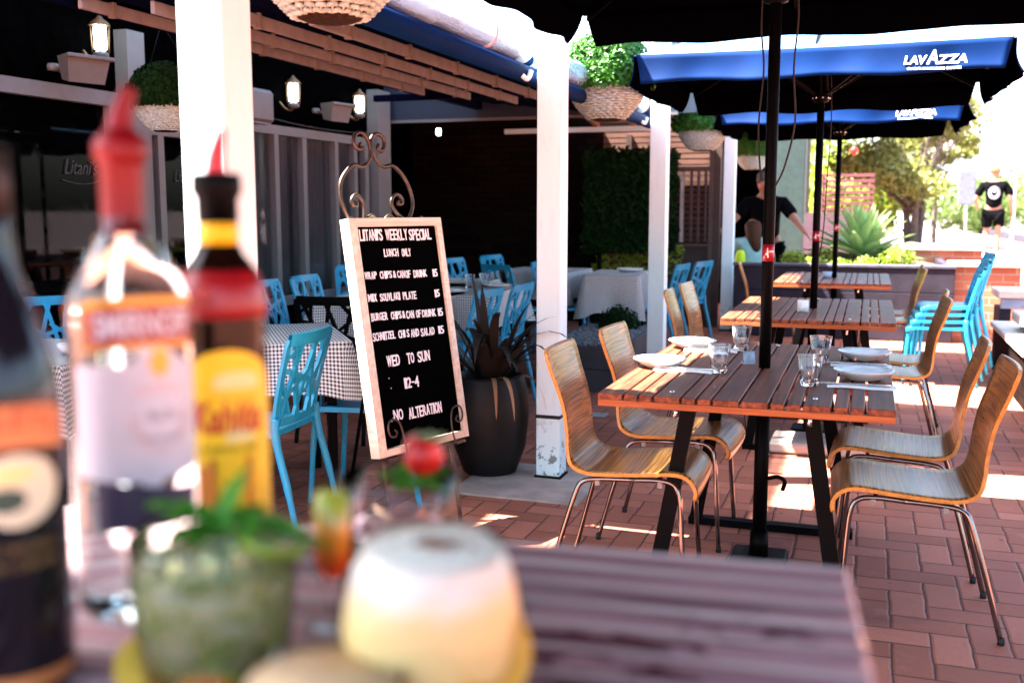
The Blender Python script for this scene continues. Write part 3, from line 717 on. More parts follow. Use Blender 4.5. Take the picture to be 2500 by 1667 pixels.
ch = ply_chair(); ch.location = (-.74, 3.47, 0); ch.rotation_euler = (0, 0, .02); ch["label"] = "plywood chair left of the closest table, nearer of the two"
def pc(x, y, rz, label): return dup(ch, (x, y, 0), rz, label)
pc(-.70, 4.08, -.04, "plywood chair left of the closest table, farther of the two, sun on its seat")
pc(.15, 3.50, math.pi + .03, "plywood chair right of the closest table, nearest of all to the photo's lower right corner")
pc(.13, 4.06, math.pi - .03, "plywood chair right of the closest table, directly behind the nearest right chair")
pc(-.83, 6.05, .05, "plywood chair left of the middle table, nearer of the two beside the white post")
pc(-.83, 6.62, -.05, "plywood chair left of the middle table, farther of the two")
pc(.125, 5.92, math.pi + .06, "plywood chair right of the middle table, nearer of the two")
pc(.15, 6.46, math.pi - .05, "plywood chair right of the middle table, farther one partly hidden behind its twin")
pc(.14, 8.78, math.pi + .05, "plywood chair right of the farthest table, nearer of the two")
pc(.15, 9.38, math.pi, "plywood chair right of the farthest table, farther of the two")
pc(-.78, 9.2, .1, "plywood chair left of the farthest table, seen left of the nearest parasol pole")

# ---------------------------------------------------------------- parasols
def vdisp(t, h, seed): return (h ** 1.2) * (.012 * math.sin(t * 4.1 + seed) + .015 * math.sin(t * 11 + seed * 2.3) + .005 * math.sin(t * 27 + seed))
def parasol(px, py, half, ez, vh, pole_base, label, letters=True, peak=.36, seed=0.0, pole=True):
    t = thing("parasol", label, "parasol", (px, py, 0), 0, "square navy blue cafe parasols")
    S = half; can = MB()
    for k in range(4):
        Rm = Matrix.Rotation(k * math.pi / 2, 4, 'Z')
        def fn(u, v, Rm=Rm):
            r = v; x = (u - .5) * 2 * S * r; y = -S * r
            z = ez + peak * (1 - r) - .035 * math.sin(r * math.pi) * (1 - (2 * u - 1) ** 2) - .007 * r * (1 - (2 * u - 1) ** 2)
            return Rm @ Vector((x, y, z))
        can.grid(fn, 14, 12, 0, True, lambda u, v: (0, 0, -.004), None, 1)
    co_ = can.build("canopy", [M['navy_sunlit_top'], M['underside_shade']], t)
    for k in range(4):
        Rm = Matrix.Rotation(k * math.pi / 2, 4, 'Z'); L = 2 * S; v_ = MB()
        def vf(u, v, Rm=Rm, k=k):
            cut = .035 * v; x = -S + .012 + cut + (L - .024 - 2 * cut) * u
            return Rm @ Vector((x, -S - .004 - vdisp(x, v, seed + k * 1.7) - .012 * v - .03 * v ** 3, ez - .007 * (1 - (2 * u - 1) ** 2) + .003 - vh * v - .008 * v * math.sin(u * 17 + k + seed)))
        v_.grid(vf, 60, 6, 0, True, lambda u, v, Rm=Rm: Rm @ Vector((0, .004, 0)), None, 1)
        # outward face first: flip
        fl = v_.build("valance", [M['navy'], M['underside_shade']], t)
        if letters and k in (0, 1):
            lt = MB(); x0 = S * .46; W = S * .32; zz = ez - vh * .74
            for s_, xo, w_, h_, zo in (("LAV", 0, .36, .042, 0), ("A", .345, .19, .066, 0), ("ZZA", .51, .46, .042, 0)):
                vs, fs = text_geo(s_, W * w_, h_, .001, .18, .032); lt.add([(p.x + x0 + W * xo, p.z, p.y + zz + zo) for p in vs], fs)
            vs, fs = text_geo("ITALY'S FAVOURITE COFFEE", W * .82, .012, .0006, 0, .015); lt.add([(p.x + x0 + W * .06, p.z, p.y + zz - .026) for p in vs], fs)
            nv = []
            for p in lt.v:
                h = (ez - p.z) / vh; nv.append(Rm @ Vector((p.x, -S - .0075 - vdisp(p.x, h, seed + k * 1.7) - .012 * h - .03 * h ** 3 - p.y, p.z)))
            lt.v = nv; lt.build("valance_lettering", M['lettering'], fl)
    if pole:
        b = MB(); b.tube([(0, 0, pole_base), (0, 0, ez + peak - .01)], .021, 20); b.tube([(0, 0, .12), (0, 0, .66)], .026, 20); b.build("pole", M['black_metal'], t)
        b = MB(); b.box((0, 0, .025), (.20, .20, .05), bev=.008); b.lathe([(.035, .05), (.033, .14)], 16); b.build("base_plate", M['black_metal'], t)
        b = MB(); b.tube(bez([(.024, 0, .34), (.06, -.005, .35), (.085, -.005, .335), (.078, 0, .30)], 4), .008, 8); b.build("clamp_lever", M['black_metal'], t)
        for k in range(8):
            a = k * math.pi / 4; f = S if k % 2 == 0 else S * 1.414; f *= .97; e = ez - .014; b = MB()
            b.bar((.03 * math.cos(a), .03 * math.sin(a), ez + peak - .04), (f * math.cos(a), f * math.sin(a), e - .01), .02, .012)
            b.build("rib", M['black_metal'], t)
            c = MB(); m_ = .5; c.bar((.03 * math.cos(a), .03 * math.sin(a), ez - .14), (f * m_ * math.cos(a), f * m_ * math.sin(a), (ez + peak) * (1 - m_) + e * m_ - .035), .014, .009); c.build("strut", M['black_metal'], t)
        b = MB(); b.lathe([(.022, ez + peak - .09), (.045, ez + peak - .085), (.045, ez + peak - .03), (.03, ez + peak - .02)], 16); b.build("hub", M['black_metal'], t); b = MB(); b.lathe([(.022, ez - .18), (.042, ez - .175), (.042, ez - .125), (.022, ez - .115)], 16); b.build("runner", M['black_metal'], t)
        b = MB()
        for k in range(8):
            a = k * math.pi / 4 + .2; b.lathe([(.004, 0), (.004, .012)], 6, 0, (.046 * math.cos(a), .046 * math.sin(a), ez - .16))
        b.build("hub_pin", M['steel'], t)
        # wrapped sticker with letter
        st = MB(); st.lathe([(.0216, 1.135), (.0216, 1.195)], 24); so = st.build("sticker", M['red'], t)
        lt = MB(); vs, fs = text_geo("A", .022, .034, 0, .3, .02); lt.add(vs, fs); q = MB()
        vs, fs = text_geo("usten", .03, .009, 0, .2, .01); lt.add([(p.x + .018, p.y + .018, 0) for p in vs], fs)
        lt.box((.02, .048, 0), (.06, .0022, .0001)); lt.box((.02, -.013, 0), (.06, .0022, .0001))
        aim = math.atan2(-py, -px)
        q.v = [Vector((.0219 * math.cos(aim + (p.x - .02) / .0219), .0219 * math.sin(aim + (p.x - .02) / .0219), 1.148 + p.y)) for p in lt.v]; q.f = lt.f; q.mi = lt.mi; q.sm = lt.sm
        q.build("sticker_print", M['lettering'], so)
    return t
parasol(TX[0] + .005, TY[0], .95, 2.205, .135, .10, "closest parasol, its black underside filling the top right corner of the photo", True, .36, 0.4)
parasol(TX[1], TY[1], .885, 2.095, .145, .10, "middle navy parasol with bright top and large white lettering on its edge", True, .34, 1.9)
parasol(TX[2], TY[2], .885, 2.10, .15, .10, "farthest navy parasol, lettering half hidden below the middle parasol", True, .34, 3.3)
parasol(.60, 1.08, 1.75, 2.22, .14, .10, "added parasol shading the drinks table, out of view to the right", False, .4, 5.0)  # extra parasol set out of view to block sun from table and floor
def cord(px, py, pts, label):
    MB().tube(bez([(px + a, py + b_, c) for a, b_, c in pts], 8), .0035, 6).build("pull_cord", M['rubber'], None, label=label, cat="cord", group="black parasol cords")
cord(TX[0], TY[0], [(.07, -.03, 2.15), (.085, -.04, 1.98), (.075, -.04, 1.8), (.085, -.04, 1.62), (.055, -.03, 1.47), (.024, -.02, 1.40)], "black cord looping from the closest parasol down to its pole")
cord(TX[0], TY[0], [(-.035, -.02, 2.15), (-.04, -.02, 1.95), (-.028, -.02, 1.8), (-.04, -.02, 1.6), (-.026, -.02, 1.42)], "thin black cord hanging close along the left of the nearest parasol pole")
cord(TX[1], TY[1], [(.05, -.03, 2.06), (.06, -.03, 1.8), (.05, -.03, 1.5), (.04, -.03, 1.2), (.022, -.02, 1.05)], "black cord hanging beside the middle parasol pole")

b = MB(); b.box((0, 0, .035), (.62, .34, .06), bev=.012); b.build("parasol_slab", M['concrete'], None, label="pale concrete slab weighing down the middle parasol under its table", cat="parasol base").location = (-.16, 5.78, 0)
# ---------------------------------------------------------------- table settings
def plate(x, y, label):
    return MB().lathe([(.0, 0), (.052, 0), (.058, .004), (.082, .019), (.097, .030), (.099, .033), (.096, .034), (.08, .024), (.058, .011), (.0, .009)], 48).build("plate", M['china'], None, label=label, cat="plate", group="white plates on the closest slatted table"), x, y
for o, x, y in (plate(-.70, 3.66, "sunlit white plate at the near left place of the closest slatted table"), plate(-.675, 4.22, "sunlit white plate at the far left place of the closest slatted table"),
                plate(.0, 3.62, "shaded white plate at the near right place of the closest slatted table"), plate(-.0, 4.10, "shaded white plate at the far right place of the closest slatted table")):
    o.location = (x, y, .7502)
def facet_glass():
    n = 48; b = MB()
    def rr(r, z, a): return r * (1 - (.03 * (abs(math.cos(a * 5)) ** .6) if .012 < z < .06 else 0))
    prof = [(.0, 0), (.025, 0), (.0275, .0012), (.0285, .003), (.030, .014), (.0318, .032), (.0333, .048), (.034, .0515), (.0355, .056), (.0362, .0595), (.039, .08), (.0417, .098), (.0419, .0992), (.0416, .1)]
    inn = [(.0409, .1), (.0404, .0992), (.0401, .098), (.0375, .08), (.0347, .0595), (.034, .056), (.0322, .05), (.0298, .032), (.0277, .018), (.0255, .0152), (.0, .0148)]
    vs = []; fs = []
    full = prof + inn
    for (r, z) in full:
        for k in range(n): a = 2 * math.pi * k / n; q = rr(r, z, a) if (r, z) in prof else r; vs.append((q * math.cos(a), q * math.sin(a), z))
    for i in range(len(full) - 1):
        for k in range(n): k2 = (k + 1) % n; fs.append((i * n + k, i * n + k2, (i + 1) * n + k2, (i + 1) * n + k))
    b.add(vs, fs, 0, True); return b.build("tumbler", M['glass'], None, label="clear faceted tumbler", cat="drinking glass", group="clear faceted tumblers on the closest slatted table")
g0 = facet_glass(); g0.location = (-.48, 3.60, .7502); g0["label"] = "clear faceted tumbler in front of the near left plate of the closest table"
dup(g0, (-.475, 4.21, .7502), .3, "clear faceted tumbler left of the parasol pole, farther back on the closest table")
dup(g0, (-.165, 3.43, .7502), .7, "clear faceted tumbler at the near right place, nearest glass on the closest table")
dup(g0, (-.155, 3.96, .7502), 1.1, "clear faceted tumbler at the far right place of the closest table")
def napkin(x, y, rz, label):
    t = thing("napkin_set", label, "napkin with cutlery", (x, y, .7502), rz, "folded napkins with cutlery on the closest slatted table")
    b = MB(); b.grid(lambda u, v: ((u - .5) * .21, (v - .5) * .06, .007 + .002 * math.sin(u * 6) + .002 * math.sin(v * 3.1)), 12, 4, thick=lambda u, v: (0, 0, -.006)); b.build("napkin", M['napkin'], t)
    kn = MB(); kn.grid(lambda u, v: (-.13 + .22 * u, .004 + (v - .5) * (.017 if u < .5 else .011) * (1 if u > .03 else .4), .0125), 12, 2, thick=lambda u, v: (0, 0, -.002)); kn.build("knife", M['steel'], t)
    f_ = MB(); f_.bar((-.03, -.012, .0128), (.09, -.014, .0128), .009, .0022, side=(0, 1, 0)); f_.bar((-.075, -.012, .0128), (-.03, -.012, .0128), .005, .002, side=(0, 1, 0))
    for k in range(4): f_.bar((-.115, -.020 + .0055 * k, .0135), (-.072, -.0178 + .004 * k, .0128), .0022, .0016, side=(0, 1, 0))
    f_.build("fork", M['steel'], t); return t
np_ = napkin(-.005, 3.435, .05, "white napkin with cutlery at the near right place")
dup(np_, (-.01, 3.905, .7502), .02, "white napkin with cutlery at the far right place")
dup(np_, (-.60, 3.585, .7502), math.pi - .1, "sunlit napkin poking out beside the near left plate")
dup(np_, (-.585, 4.12, .7502), math.pi + .1, "sunlit napkin poking out beside the far left plate")
def card(x, y, z, s_, label, m_):
    b = MB(); b.grid(lambda u, v: ((u - .5) * s_, -.012 * (1 - v), s_ * 1.05 * v), 2, 2, thick=lambda u, v: (0, .002, 0)); b.box((0, .004, .002), (s_, .03, .003))
    o = b.build("card_holder", m_, None, label=label, cat="card holder"); o.location = (x, y, z); return o
card(-.405, 3.84, .7502, .045, "small clear card holder beside the closest parasol pole", tt.mat).rotation_euler = (0, 0, .5)
card(-.335, 5.93, .7502, .062, "white table number card on the middle slatted table", M['lettering'])
b = MB(); b.lathe([(.0, 0), (.03, 0), (.04, .05), (.038, .05), (.028, .004), (0, .004)], 16); o = b.build("small_pot", plain("pale_blue_enamel", (.35, .45, .6), .4), None, label="pale blue pot on the farthest slatted table", cat="pot"); o.location = (-.32, 8.95, .7502)

# a few dry leaves blown onto the paving
rn = random.Random(77)
for k, (x, y) in enumerate(((.42, 2.95), (.75, 3.6), (.30, 3.1), (.55, 4.4), (-1.15, 3.9), (.22, 5.0), (.66, 3.1), (-.95, 4.7), (.9, 4.1))):
    b = MB(); L = rn.uniform(.014, .028); b.grid(lambda u, v: ((u - .5) * L * .55 * math.sin(min(1, v + .05) * math.pi) ** .8, (v - .5) * L, .002 + .25 * L * (2 * abs(u - .5)) ** 2 * .6 + .15 * L * (2 * v - 1) ** 2), 4, 6)
    o = b.build("fallen_leaf", M['flax_tip'], None, label="small dry leaf lying on the brick paving", cat="fallen leaf", group="small dry leaves scattered on the brick paving"); o.location = (x, y, .001); o.rotation_euler = (0, 0, rn.uniform(0, 6.28))

# ---------------------------------------------------------------- letter board on its easel
yaw = 1.22698738; tilt = .16565896
wv = Vector((math.cos(yaw), math.sin(yaw), 0)); n0 = Vector((math.sin(yaw), -math.cos(yaw), 0))
uv_ = Vector((0, 0, 1)) * math.cos(tilt) - n0 * math.sin(tilt); nv_ = n0 * math.cos(tilt) + Vector((0, 0, 1)) * math.sin(tilt)
BO = Vector((-1.752, 3.497, .362))
def BM(off=0.0):
    m = Matrix(((wv.x, uv_.x, nv_.x, 0), (wv.y, uv_.y, nv_.y, 0), (wv.z, uv_.z, nv_.z, 0), (0, 0, 0, 1))); m.translation = BO + nv_ * off; return m
lb = thing("letter_board", "black letter board with white menu lettering in a raw pine frame on the easel", "sign", BO); lb.matrix_world = BM()
W_, L_ = .514, .935
b = MB()
b.box((.0125 + .0, L_ / 2, -.022), (.042, L_, .05)); fr = b.build("frame_left", M['pine'], lb); fr.name = "frame"
def bbox(x, y, dx, dy):
    b = MB(); b.box((x, y, -.022), (dx, dy, .0495)); return b
bbox(W_ - .015, L_ / 2, .03, L_).build("frame", M['pine'], lb)
bbox(.0335 + (W_ - .0635) / 2, L_ - .0165, W_ - .0637, .033).build("frame", wood("raw_pine_across", (.64, .53, .39), (.80, .71, .57), 0, 1.0, .6, 40), lb)
bbox(.0335 + (W_ - .0635) / 2, .0135, W_ - .0637, .027).build("frame", bpy.data.materials["raw_pine_across"], lb)
b = MB(); b.box((W_ / 2 + .002, L_ / 2, -.018), (W_ - .065, L_ - .06, .012))
for k in range(88): b.box((W_ / 2 + .002, .034 + .00985 * k, -.0112), (W_ - .066, .0062, .0034))
b.build("felt_panel", M['felt'], lb)
rn = random.Random(5)
def line(txt, x0, x1, y0, y1, skew=0.0, jit=.0015):
    """letters pushed in one by one: slightly uneven, as on the board"""
    vs, fs = text_geo(txt, x1 - x0, y1 - y0, .003, 0, .012)
    b.add([(p.x + x0, p.y + y0 + skew * p.x, p.z - .0092) for p in vs], fs)
def word(txt, x0, x1, y, h):
    n = len(txt); adv = {'I': .5, 'M': 1.2, 'W': 1.25, ' ': .55, "'": .35, '1': .6, '-': .7, '&': 1.1}; tot = sum(adv.get(c, 1) for c in txt); x = x0; s_ = (x1 - x0) / tot
    for c in txt:
        a = adv.get(c, 1) * s_
        if c != ' ':
            hh = h * (.12 if c == '-' else .35 if c == "'" else 1); yo = h * .45 if c == '-' else h * .65 if c == "'" else 0
            line(c, x + a * .07, x + a * .95, y + yo + rn.uniform(-.0015, .0015), y + yo + hh)
        x += a
b = MB(); word("LITANI'S", .046, .172, .846, .046); word("WEEKLY", .187, .312, .845, .046); word("SPECIAL", .320, .452, .843, .046); b.build("text_line", M['lettering'], lb)
b = MB(); word("LUNCH", .166, .247, .781, .031); word("ONLY", .266, .318, .779, .031); b.build("text_line", M['lettering'], lb)
b = MB(); word("WRAP", .046, .112, .695, .030); word("CHIPS", .128, .195, .694, .030); word("&", .201, .218, .693, .03); word("CAN", .224, .268, .692, .03); word("OF", .271, .300, .691, .03); word("DRINK", .317, .397, .690, .030); word("15", .432, .461, .688, .031); b.build("text_line", M['lettering'], lb)
b = MB(); word("MIX", .048, .097, .607, .031); word("SOUVLAKI", .113, .224, .605, .031); word("PLATE", .240, .318, .603, .031); word("15", .428, .458, .601, .032); b.build("text_line", M['lettering'], lb)
b = MB(); word("BURGER", .052, .141, .531, .031); word("CHIPS", .160, .218, .529, .031); word("&", .223, .24, .528, .031); word("CAN", .245, .290, .526, .031); word("OF", .302, .330, .525, .031); word("DRINK", .337, .420, .523, .031); word("15", .433, .462, .522, .032); b.build("text_line", M['lettering'], lb)
b = MB(); word("SCHNITZEL", .046, .170, .453, .032); word("CHI S", .187, .249, .451, .032); word("AND", .257, .305, .449, .032); word("SALAD", .315, .397, .447, .032); word("15", .421, .455, .446, .034); b.build("text_line", M['lettering'], lb)
b = MB(); word("WED", .104, .176, .345, .044); word("TO", .217, .258, .344, .044); word("SUN", .277, .350, .343, .044); b.build("text_line", M['lettering'], lb)
b = MB(); word("12-4", .184, .268, .246, .045); b.build("text_line", M['lettering'], lb)
b = MB(); word("NO", .102, .156, .130, .043); word("ALTERATION", .186, .380, .124, .045); b.build("text_line", M['lettering'], lb)
b = MB()
for x_, y_ in ((.09, .13), (.10, .142), (.102, .16), (.105, .3), (.11, .26), (.04, .70)): b.box((x_, y_, -.0085), (.002, .004, .002))
b.build("scuff_mark", M['lettering'], lb)


es = thing("easel", "bronzed wrought iron easel with scrolled top holding the black letter board", "easel", BO); es.matrix_world = BM(-.055)
def scr(pts, r=.0085): return MB().tube(bez([(x, y, 0) for x, y in pts], 5), r, 8)
scr([(.052, .93), (.024, .997), (.021, 1.048), (.032, 1.088), (.061, 1.123), (.109, 1.156), (.155, 1.149), (.195, 1.174), (.213, 1.21), (.209, 1.251), (.19, 1.28), (.164, 1.288), (.137, 1.274), (.127, 1.247), (.14, 1.222), (.162, 1.221), (.167, 1.235), (.158, 1.243)]).build("scroll", M['iron'], es)
scr([(.375, .93), (.413, .992), (.411, 1.054), (.383, 1.114), (.328, 1.159), (.273, 1.154), (.237, 1.185), (.222, 1.223), (.221, 1.258), (.242, 1.282), (.272, 1.286), (.297, 1.265), (.291, 1.232), (.272, 1.219), (.255, 1.227), (.263, 1.245)]).build("scroll", M['iron'], es)
scr([(.124, .92), (.138, .991), (.121, 1.026), (.099, 1.036), (.076, 1.017), (.08, .994), (.098, .994), (.102, 1.009)]).build("scroll", M['iron'], es)
scr([(.36, .93), (.309, .968), (.291, 1.004), (.309, 1.034), (.335, 1.04), (.356, 1.022), (.35, 1.001), (.328, 1.001), (.332, 1.015)]).build("scroll", M['iron'], es)
for x0 in (.17, .27): scr([(x0 - .04, .925), (x0, .955), (x0 + .04, .925)], .007).build("scroll", M['iron'], es)
fl_ = BO.z / uv_.z; 
for x in (.055, .455):
    b = MB(); b.bar((x, -fl_ - .02 * 0, 0), (x, .95, 0), .016, .010, side=(1, 0, 0)); b.build("leg", M['iron'], es)
b = MB(); b.bar((.055, .5, -.004), (.455, .5, -.004), .014, .008); b.bar((.03, -.014, .03), (.48, -.014, .03), .012, .07, side=(0, 1, 0)); b.build("crossbar", M['iron'], es)
wl_ = BM(-.055).inverted() @ (BO + wv * .25 - nv_ * .07 - n0 * .42 + Vector((0, 0, -BO.z)))
b = MB(); b.tube([(.25, .85, -.01), wl_], .008, 8); b.build("rear_leg", M['black_metal'], es)
for x0, sg in ((.088, 1), (.44, -1)):
    b = MB(); b.tube(bez([(x0 - .02 * sg, -.014, .05), (x0 + .03 * sg, -.012, .075), (x0 + .036 * sg, .06, .068), (x0 + .02 * sg, .125, .066), (x0 - .02 * sg, .138, .066), (x0 - .04 * sg, .115, .066), (x0 - .035 * sg, .08, .066), (x0 - .01 * sg, .07, .066), (x0 + .004 * sg, .085, .066), (x0 - .008 * sg, .098, .066)], 6), .004, 7); b.build("hook", M['iron'], es)

# ---------------------------------------------------------------- moulded chairs with pierced backs
def moulded_chair(mat_key):
    m_ = M[mat_key]; t = thing("moulded_chair", "", "chair", (0, 0, 0), 0, "turquoise moulded plastic chairs")
    b = MB()
    def sf(u, v):
        x = -.20 + .41 * v; y = (u - .5) * (.40 + .04 * v)
        z = .445 - .012 * math.sin(u * math.pi) * math.sin(v * math.pi) + (.0 if v < .85 else -.02 * ((v - .85) / .15) ** 2)
        return Vector((x, y, z))
    b.grid(sf, 12, 12, 0, True, lambda u, v: (0, 0, -.022)); b.build("seat", m_, t)
    def bk(px, pz):       # px -1..1 across, pz 0..1 up
        z = .47 + .36 * pz; x = -.205 - .085 * pz ** 1.3 - .03 * (1 - px * px) + .012; y = px * (.185 + .02 * pz - .018 * max(0, (pz - .9) / .1) ** 2)
        return Vector((x, y, z))
    b = MB()
    def strip(p0, p1, wd, n=8):
        a, c = Vector((p0[0], p0[1])), Vector((p1[0], p1[1])); vs = []; fs = []
        A3, C3 = bk(*a), bk(*c); d = (C3 - A3).normalized()
        for k in range(n + 1):
            q = a.lerp(c, k / n); P_ = bk(*q); nx = Vector((1, 0, .2)).normalized(); s_ = d.cross(nx).normalized() * wd / 2
            vs += [P_ - s_ + nx * .007, P_ + s_ + nx * .007, P_ + s_ - nx * .007, P_ - s_ - nx * .007]
        for k in range(n):
            o = 4 * k
            for e in range(4): e2 = (e + 1) % 4; fs.append((o + e, o + 4 + e, o + 4 + e2, o + e2))
        b.add(vs, fs, 0, False)
    strip((-.93, .95), (.93, .95), .05, 14); strip((-.95, .03), (.95, .03), .035, 14)
    strip((-.93, 0), (-.93, .97), .036, 10); strip((.93, 0), (.93, .97), .036, 10)
    for p0, p1, w_ in (((-.9, .55), (-.35, .95), .02), ((-.75, .95), (-.2, .0), .022), ((-.45, .0), (.05, .95), .022), ((-.1, .95), (.35, .0), .02), ((.15, .0), (.75, .95), .022), ((.45, .95), (.8, .0), .02),
                       ((-.9, .3), (.9, .62), .022), ((-.9, .75), (.1, .32), .018), ((.0, .6), (.9, .25), .018), ((-.9, .15), (-.3, .45), .018), ((.3, .95), (.9, .75), .018), ((.55, .12), (.9, .5), .016), ((-.6, .0), (-.9, .35), .016)):
        strip(p0, p1, w_)
    b.build("backrest", m_, t)
    for sy in (-1, 1):
        MB().tube(bez([(.215, sy * .205, .0), (.20, sy * .20, .25), (.185, sy * .193, .40), (.15, sy * .188, .435)], 5), [.013] * 5 + [.015] * 5 + [.018] * 6, 8).build("leg", m_, t)
        MB().tube(bez([(-.30, sy * .20, .0), (-.255, sy * .195, .22), (-.21, sy * .19, .40), (-.203, sy * .183, .50)], 5), [.013] * 5 + [.016] * 5 + [.018] * 6, 8).build("leg", m_, t)
    return t
bc = moulded_chair('blue_plastic')
bc.location = (-2.40, 3.60, 0); bc.rotation_euler = (0, 0, R(185)); bc["label"] = "closest turquoise moulded chair, its back to the camera right of the yellow labelled bottle"
def mc(x, y, deg, label, z=0, src=None): return dup(src or bc, (x, y, z), R(deg), label)
mc(-2.16, 4.20, 188, "turquoise moulded chair half hidden by the left edge of the letter board")
mc(-3.62, 5.55, 8, "turquoise moulded chair just right of the yellow labelled bottle's neck, leftmost of three in line")
mc(-3.62, 6.08, 4, "turquoise moulded chair in the middle of three in line below the window")
mc(-3.64, 6.62, 0, "turquoise moulded chair farthest of three in line below the window")
mc(-4.05, 7.75, -60, "dim teal moulded chair against the window curtains")
mc(-3.9, 8.55, -20, "turquoise moulded chair glimpsed beside the letter board's top left, against the wall")
mc(-2.47, 5.92, 175, "turquoise moulded chair behind the dried flax, left of two")
mc(-2.42, 6.40, 178, "turquoise moulded chair between the dried flax and the post on the concrete pad")
mc(-3.62, 9.35, -12, "turquoise moulded chair at the back left against the dark end wall")
mc(-3.50, 10.1, -15, "turquoise moulded chair at the back, right of its neighbour against the dark end wall")
mc(-2.6, 8.95, 10, "turquoise moulded chair right of the concrete pad's post, left of the pale checked cloth")
mc(-1.83, 9.15, 172, "turquoise moulded chair left of the third post, facing the far checked table")
mc(-1.72, 9.75, 165, "turquoise moulded chair directly behind the third post")
mc(-2.95, 8.7, 60, "turquoise moulded chair glimpsed just right of the post on the concrete pad")
mc(-3.62, 4.02, -70, "turquoise moulded chair left of the clear spirit bottle, fan shaped pierced back")
mc(-4.1, 4.35, -40, "dim turquoise moulded chair at the far left edge behind the dark bottle")
bkc = moulded_chair('black_plastic'); bkc.location = (-2.88, 5.32, 0); bkc.rotation_euler = (0, 0, R(98)); bkc["label"] = "black moulded chair with pierced back left of the letter board"; bkc["group"] = "black moulded chairs"
dup(bkc, (-2.45, 7.7, 0), R(20), "black moulded chair in the shade right of the post on the concrete pad")
for k in range(4):
    mc(.50 + .028 * k, 8.42 + .012 * k, 180 + 1.5 * k, ("lowest", "second lowest", "second highest", "topmost")[k] + " turquoise moulded chair in the sunlit stack by the brick wall", z=.052 * k)["group"] = "stacked turquoise chairs"

# ---------------------------------------------------------------- tables under checked cloths
def cloth_table(x, y, rz, sx, sy, drop, label, clabel, seed=0):
    t = thing("dining_table", label, "table", (x, y, 0), rz, "dining tables under checked cloths")
    b = MB(); b.box((0, 0, .72), (sx - .02, sy - .02, .025)); b.build("tabletop", M['black_plastic'], t)
    for ax in (-1, 1):
        for ay in (-1, 1): b = MB(); b.box((ax * (sx / 2 - .08), ay * (sy / 2 - .08), .355), (.04, .04, .705)); b.build("leg", M['black_metal'], t)
    c = MB(); n = 44; rings = [0, .0]; H = drop; hx, hy = sx / 2, sy / 2; per = []
    m_ = 18
    for k in range(m_): per.append((-hx + sx * k / m_, -hy))
    for k in range(m_): per.append((hx, -hy + sy * k / m_))
    for k in range(m_): per.append((hx - sx * k / m_, hy))
    for k in range(m_): per.append((-hx, hy - sy * k / m_))
    NP = len(per); rows = 7; vs = []; uvs = []
    def nrm(k):
        s_ = k // m_; base = [(0, -1), (1, 0), (0, 1), (-1, 0)][s_]
        if k % m_ == 0: pv = [(0, -1), (1, 0), (0, 1), (-1, 0)][(s_ - 1) % 4]; return Vector((base[0] + pv[0], base[1] + pv[1], 0))
        return Vector((base[0], base[1], 0))
    for j in range(rows + 1):
        f = j / rows
        for k in range(NP):
            px, py = per[k]; nn = nrm(k); q = min(k % m_, m_ - k % m_) / m_; corner = max(0, 1 - q * 5)
            out = .004 + f * (.015 + .02 * math.sin(k * .55 + seed) * (1 - corner) + .055 * corner)
            z = .738 - H * f * (1 + .18 * corner) - (.004 * (1 if j else 0)); P_ = Vector((px, py, 0)) + nn * out
            vs.append((P_.x, P_.y, z)); uvs.append((px + nn.x * f * H, py + nn.y * f * H))
    fs = []
    for j in range(rows):
        for k in range(NP): k2 = (k + 1) % NP; fs.append((j * NP + k2, j * NP + k, (j + 1) * NP + k, (j + 1) * NP + k2))
    c.add(vs, fs, 0, True, None, uvs)
    gx = MB(); c.grid(lambda u, v: (-hx - .004 + (sx + .008) * u, -hy - .004 + (sy + .008) * v, .7385), 10, 10, 0, True, None, lambda u, v: (-hx + sx * u, -hy + sy * v))
    o = c.build("check_tablecloth", M['check'], None, label=clabel, cat="tablecloth", group="black and white checked tablecloths"); o.location = (x, y, 0); o.rotation_euler = (0, 0, rz)
    return o
def dr(z): return 0
cloth_table(-2.70, 4.10, R(37), .78, .78, .22, "dining table left of the letter board, nearest of those under checked cloths", "black and white checked cloth on the nearest veranda table", 1)
cloth_table(-3.0, 6.2, 0, .72, .95, .30, "dining table under a checked cloth behind the black chair", "checked cloth hanging low behind the black chair", 2)
cloth_table(-3.25, 7.6, R(4), .72, .9, .28, "dining table under a checked cloth near the window, left of the letter board", "dim checked cloth by the window curtains", 3)
cloth_table(-2.82, 6.95, R(5), .72, 1.1, .24, "dining table under a checked cloth behind the dried flax", "checked cloth behind the dried flax leaves", 4)
cloth_table(-2.95, 9.4, 0, .72, .9, .24, "dining table under a checked cloth at the back by the dark end wall", "checked cloth on the table by the dark end wall", 5)
cloth_table(-2.17, 9.25, R(4), .5, .85, .33, "dining table under a checked cloth between the post on the pad and the third post", "pale checked cloth below the green wall panel", 6)
cloth_table(-3.25, 3.33, R(8), .72, .72, .22, "dining table under a checked cloth behind the bottles at the left edge", "checked cloth seen between the dark bottle and the clear bottle", 7)
def bowl(x, y, r, h, label):
    o = MB().lathe([(.0, 0), (r * .5, 0), (r * .8, h * .45), (r, h), (r * .95, h), (r * .75, h * .5), (.0, .006)], 28).build("bowl", M['china'], None, label=label, cat="bowl", group="white crockery on the checked tables"); o.location = (x, y, .7412)
bowl(-3.0, 3.27, .065, .045, "white bowl on the checked cloth left of the clear spirit bottle")
bowl(-2.75, 6.62, .12, .02, "white plate on the checked cloth behind the dried flax")
bowl(-2.63, 7.22, .11, .02, "white plate on the checked cloth left of the post on the concrete pad")
bowl(-2.1, 9.4, .13, .03, "white plate on the pale checked cloth below the green wall panel")
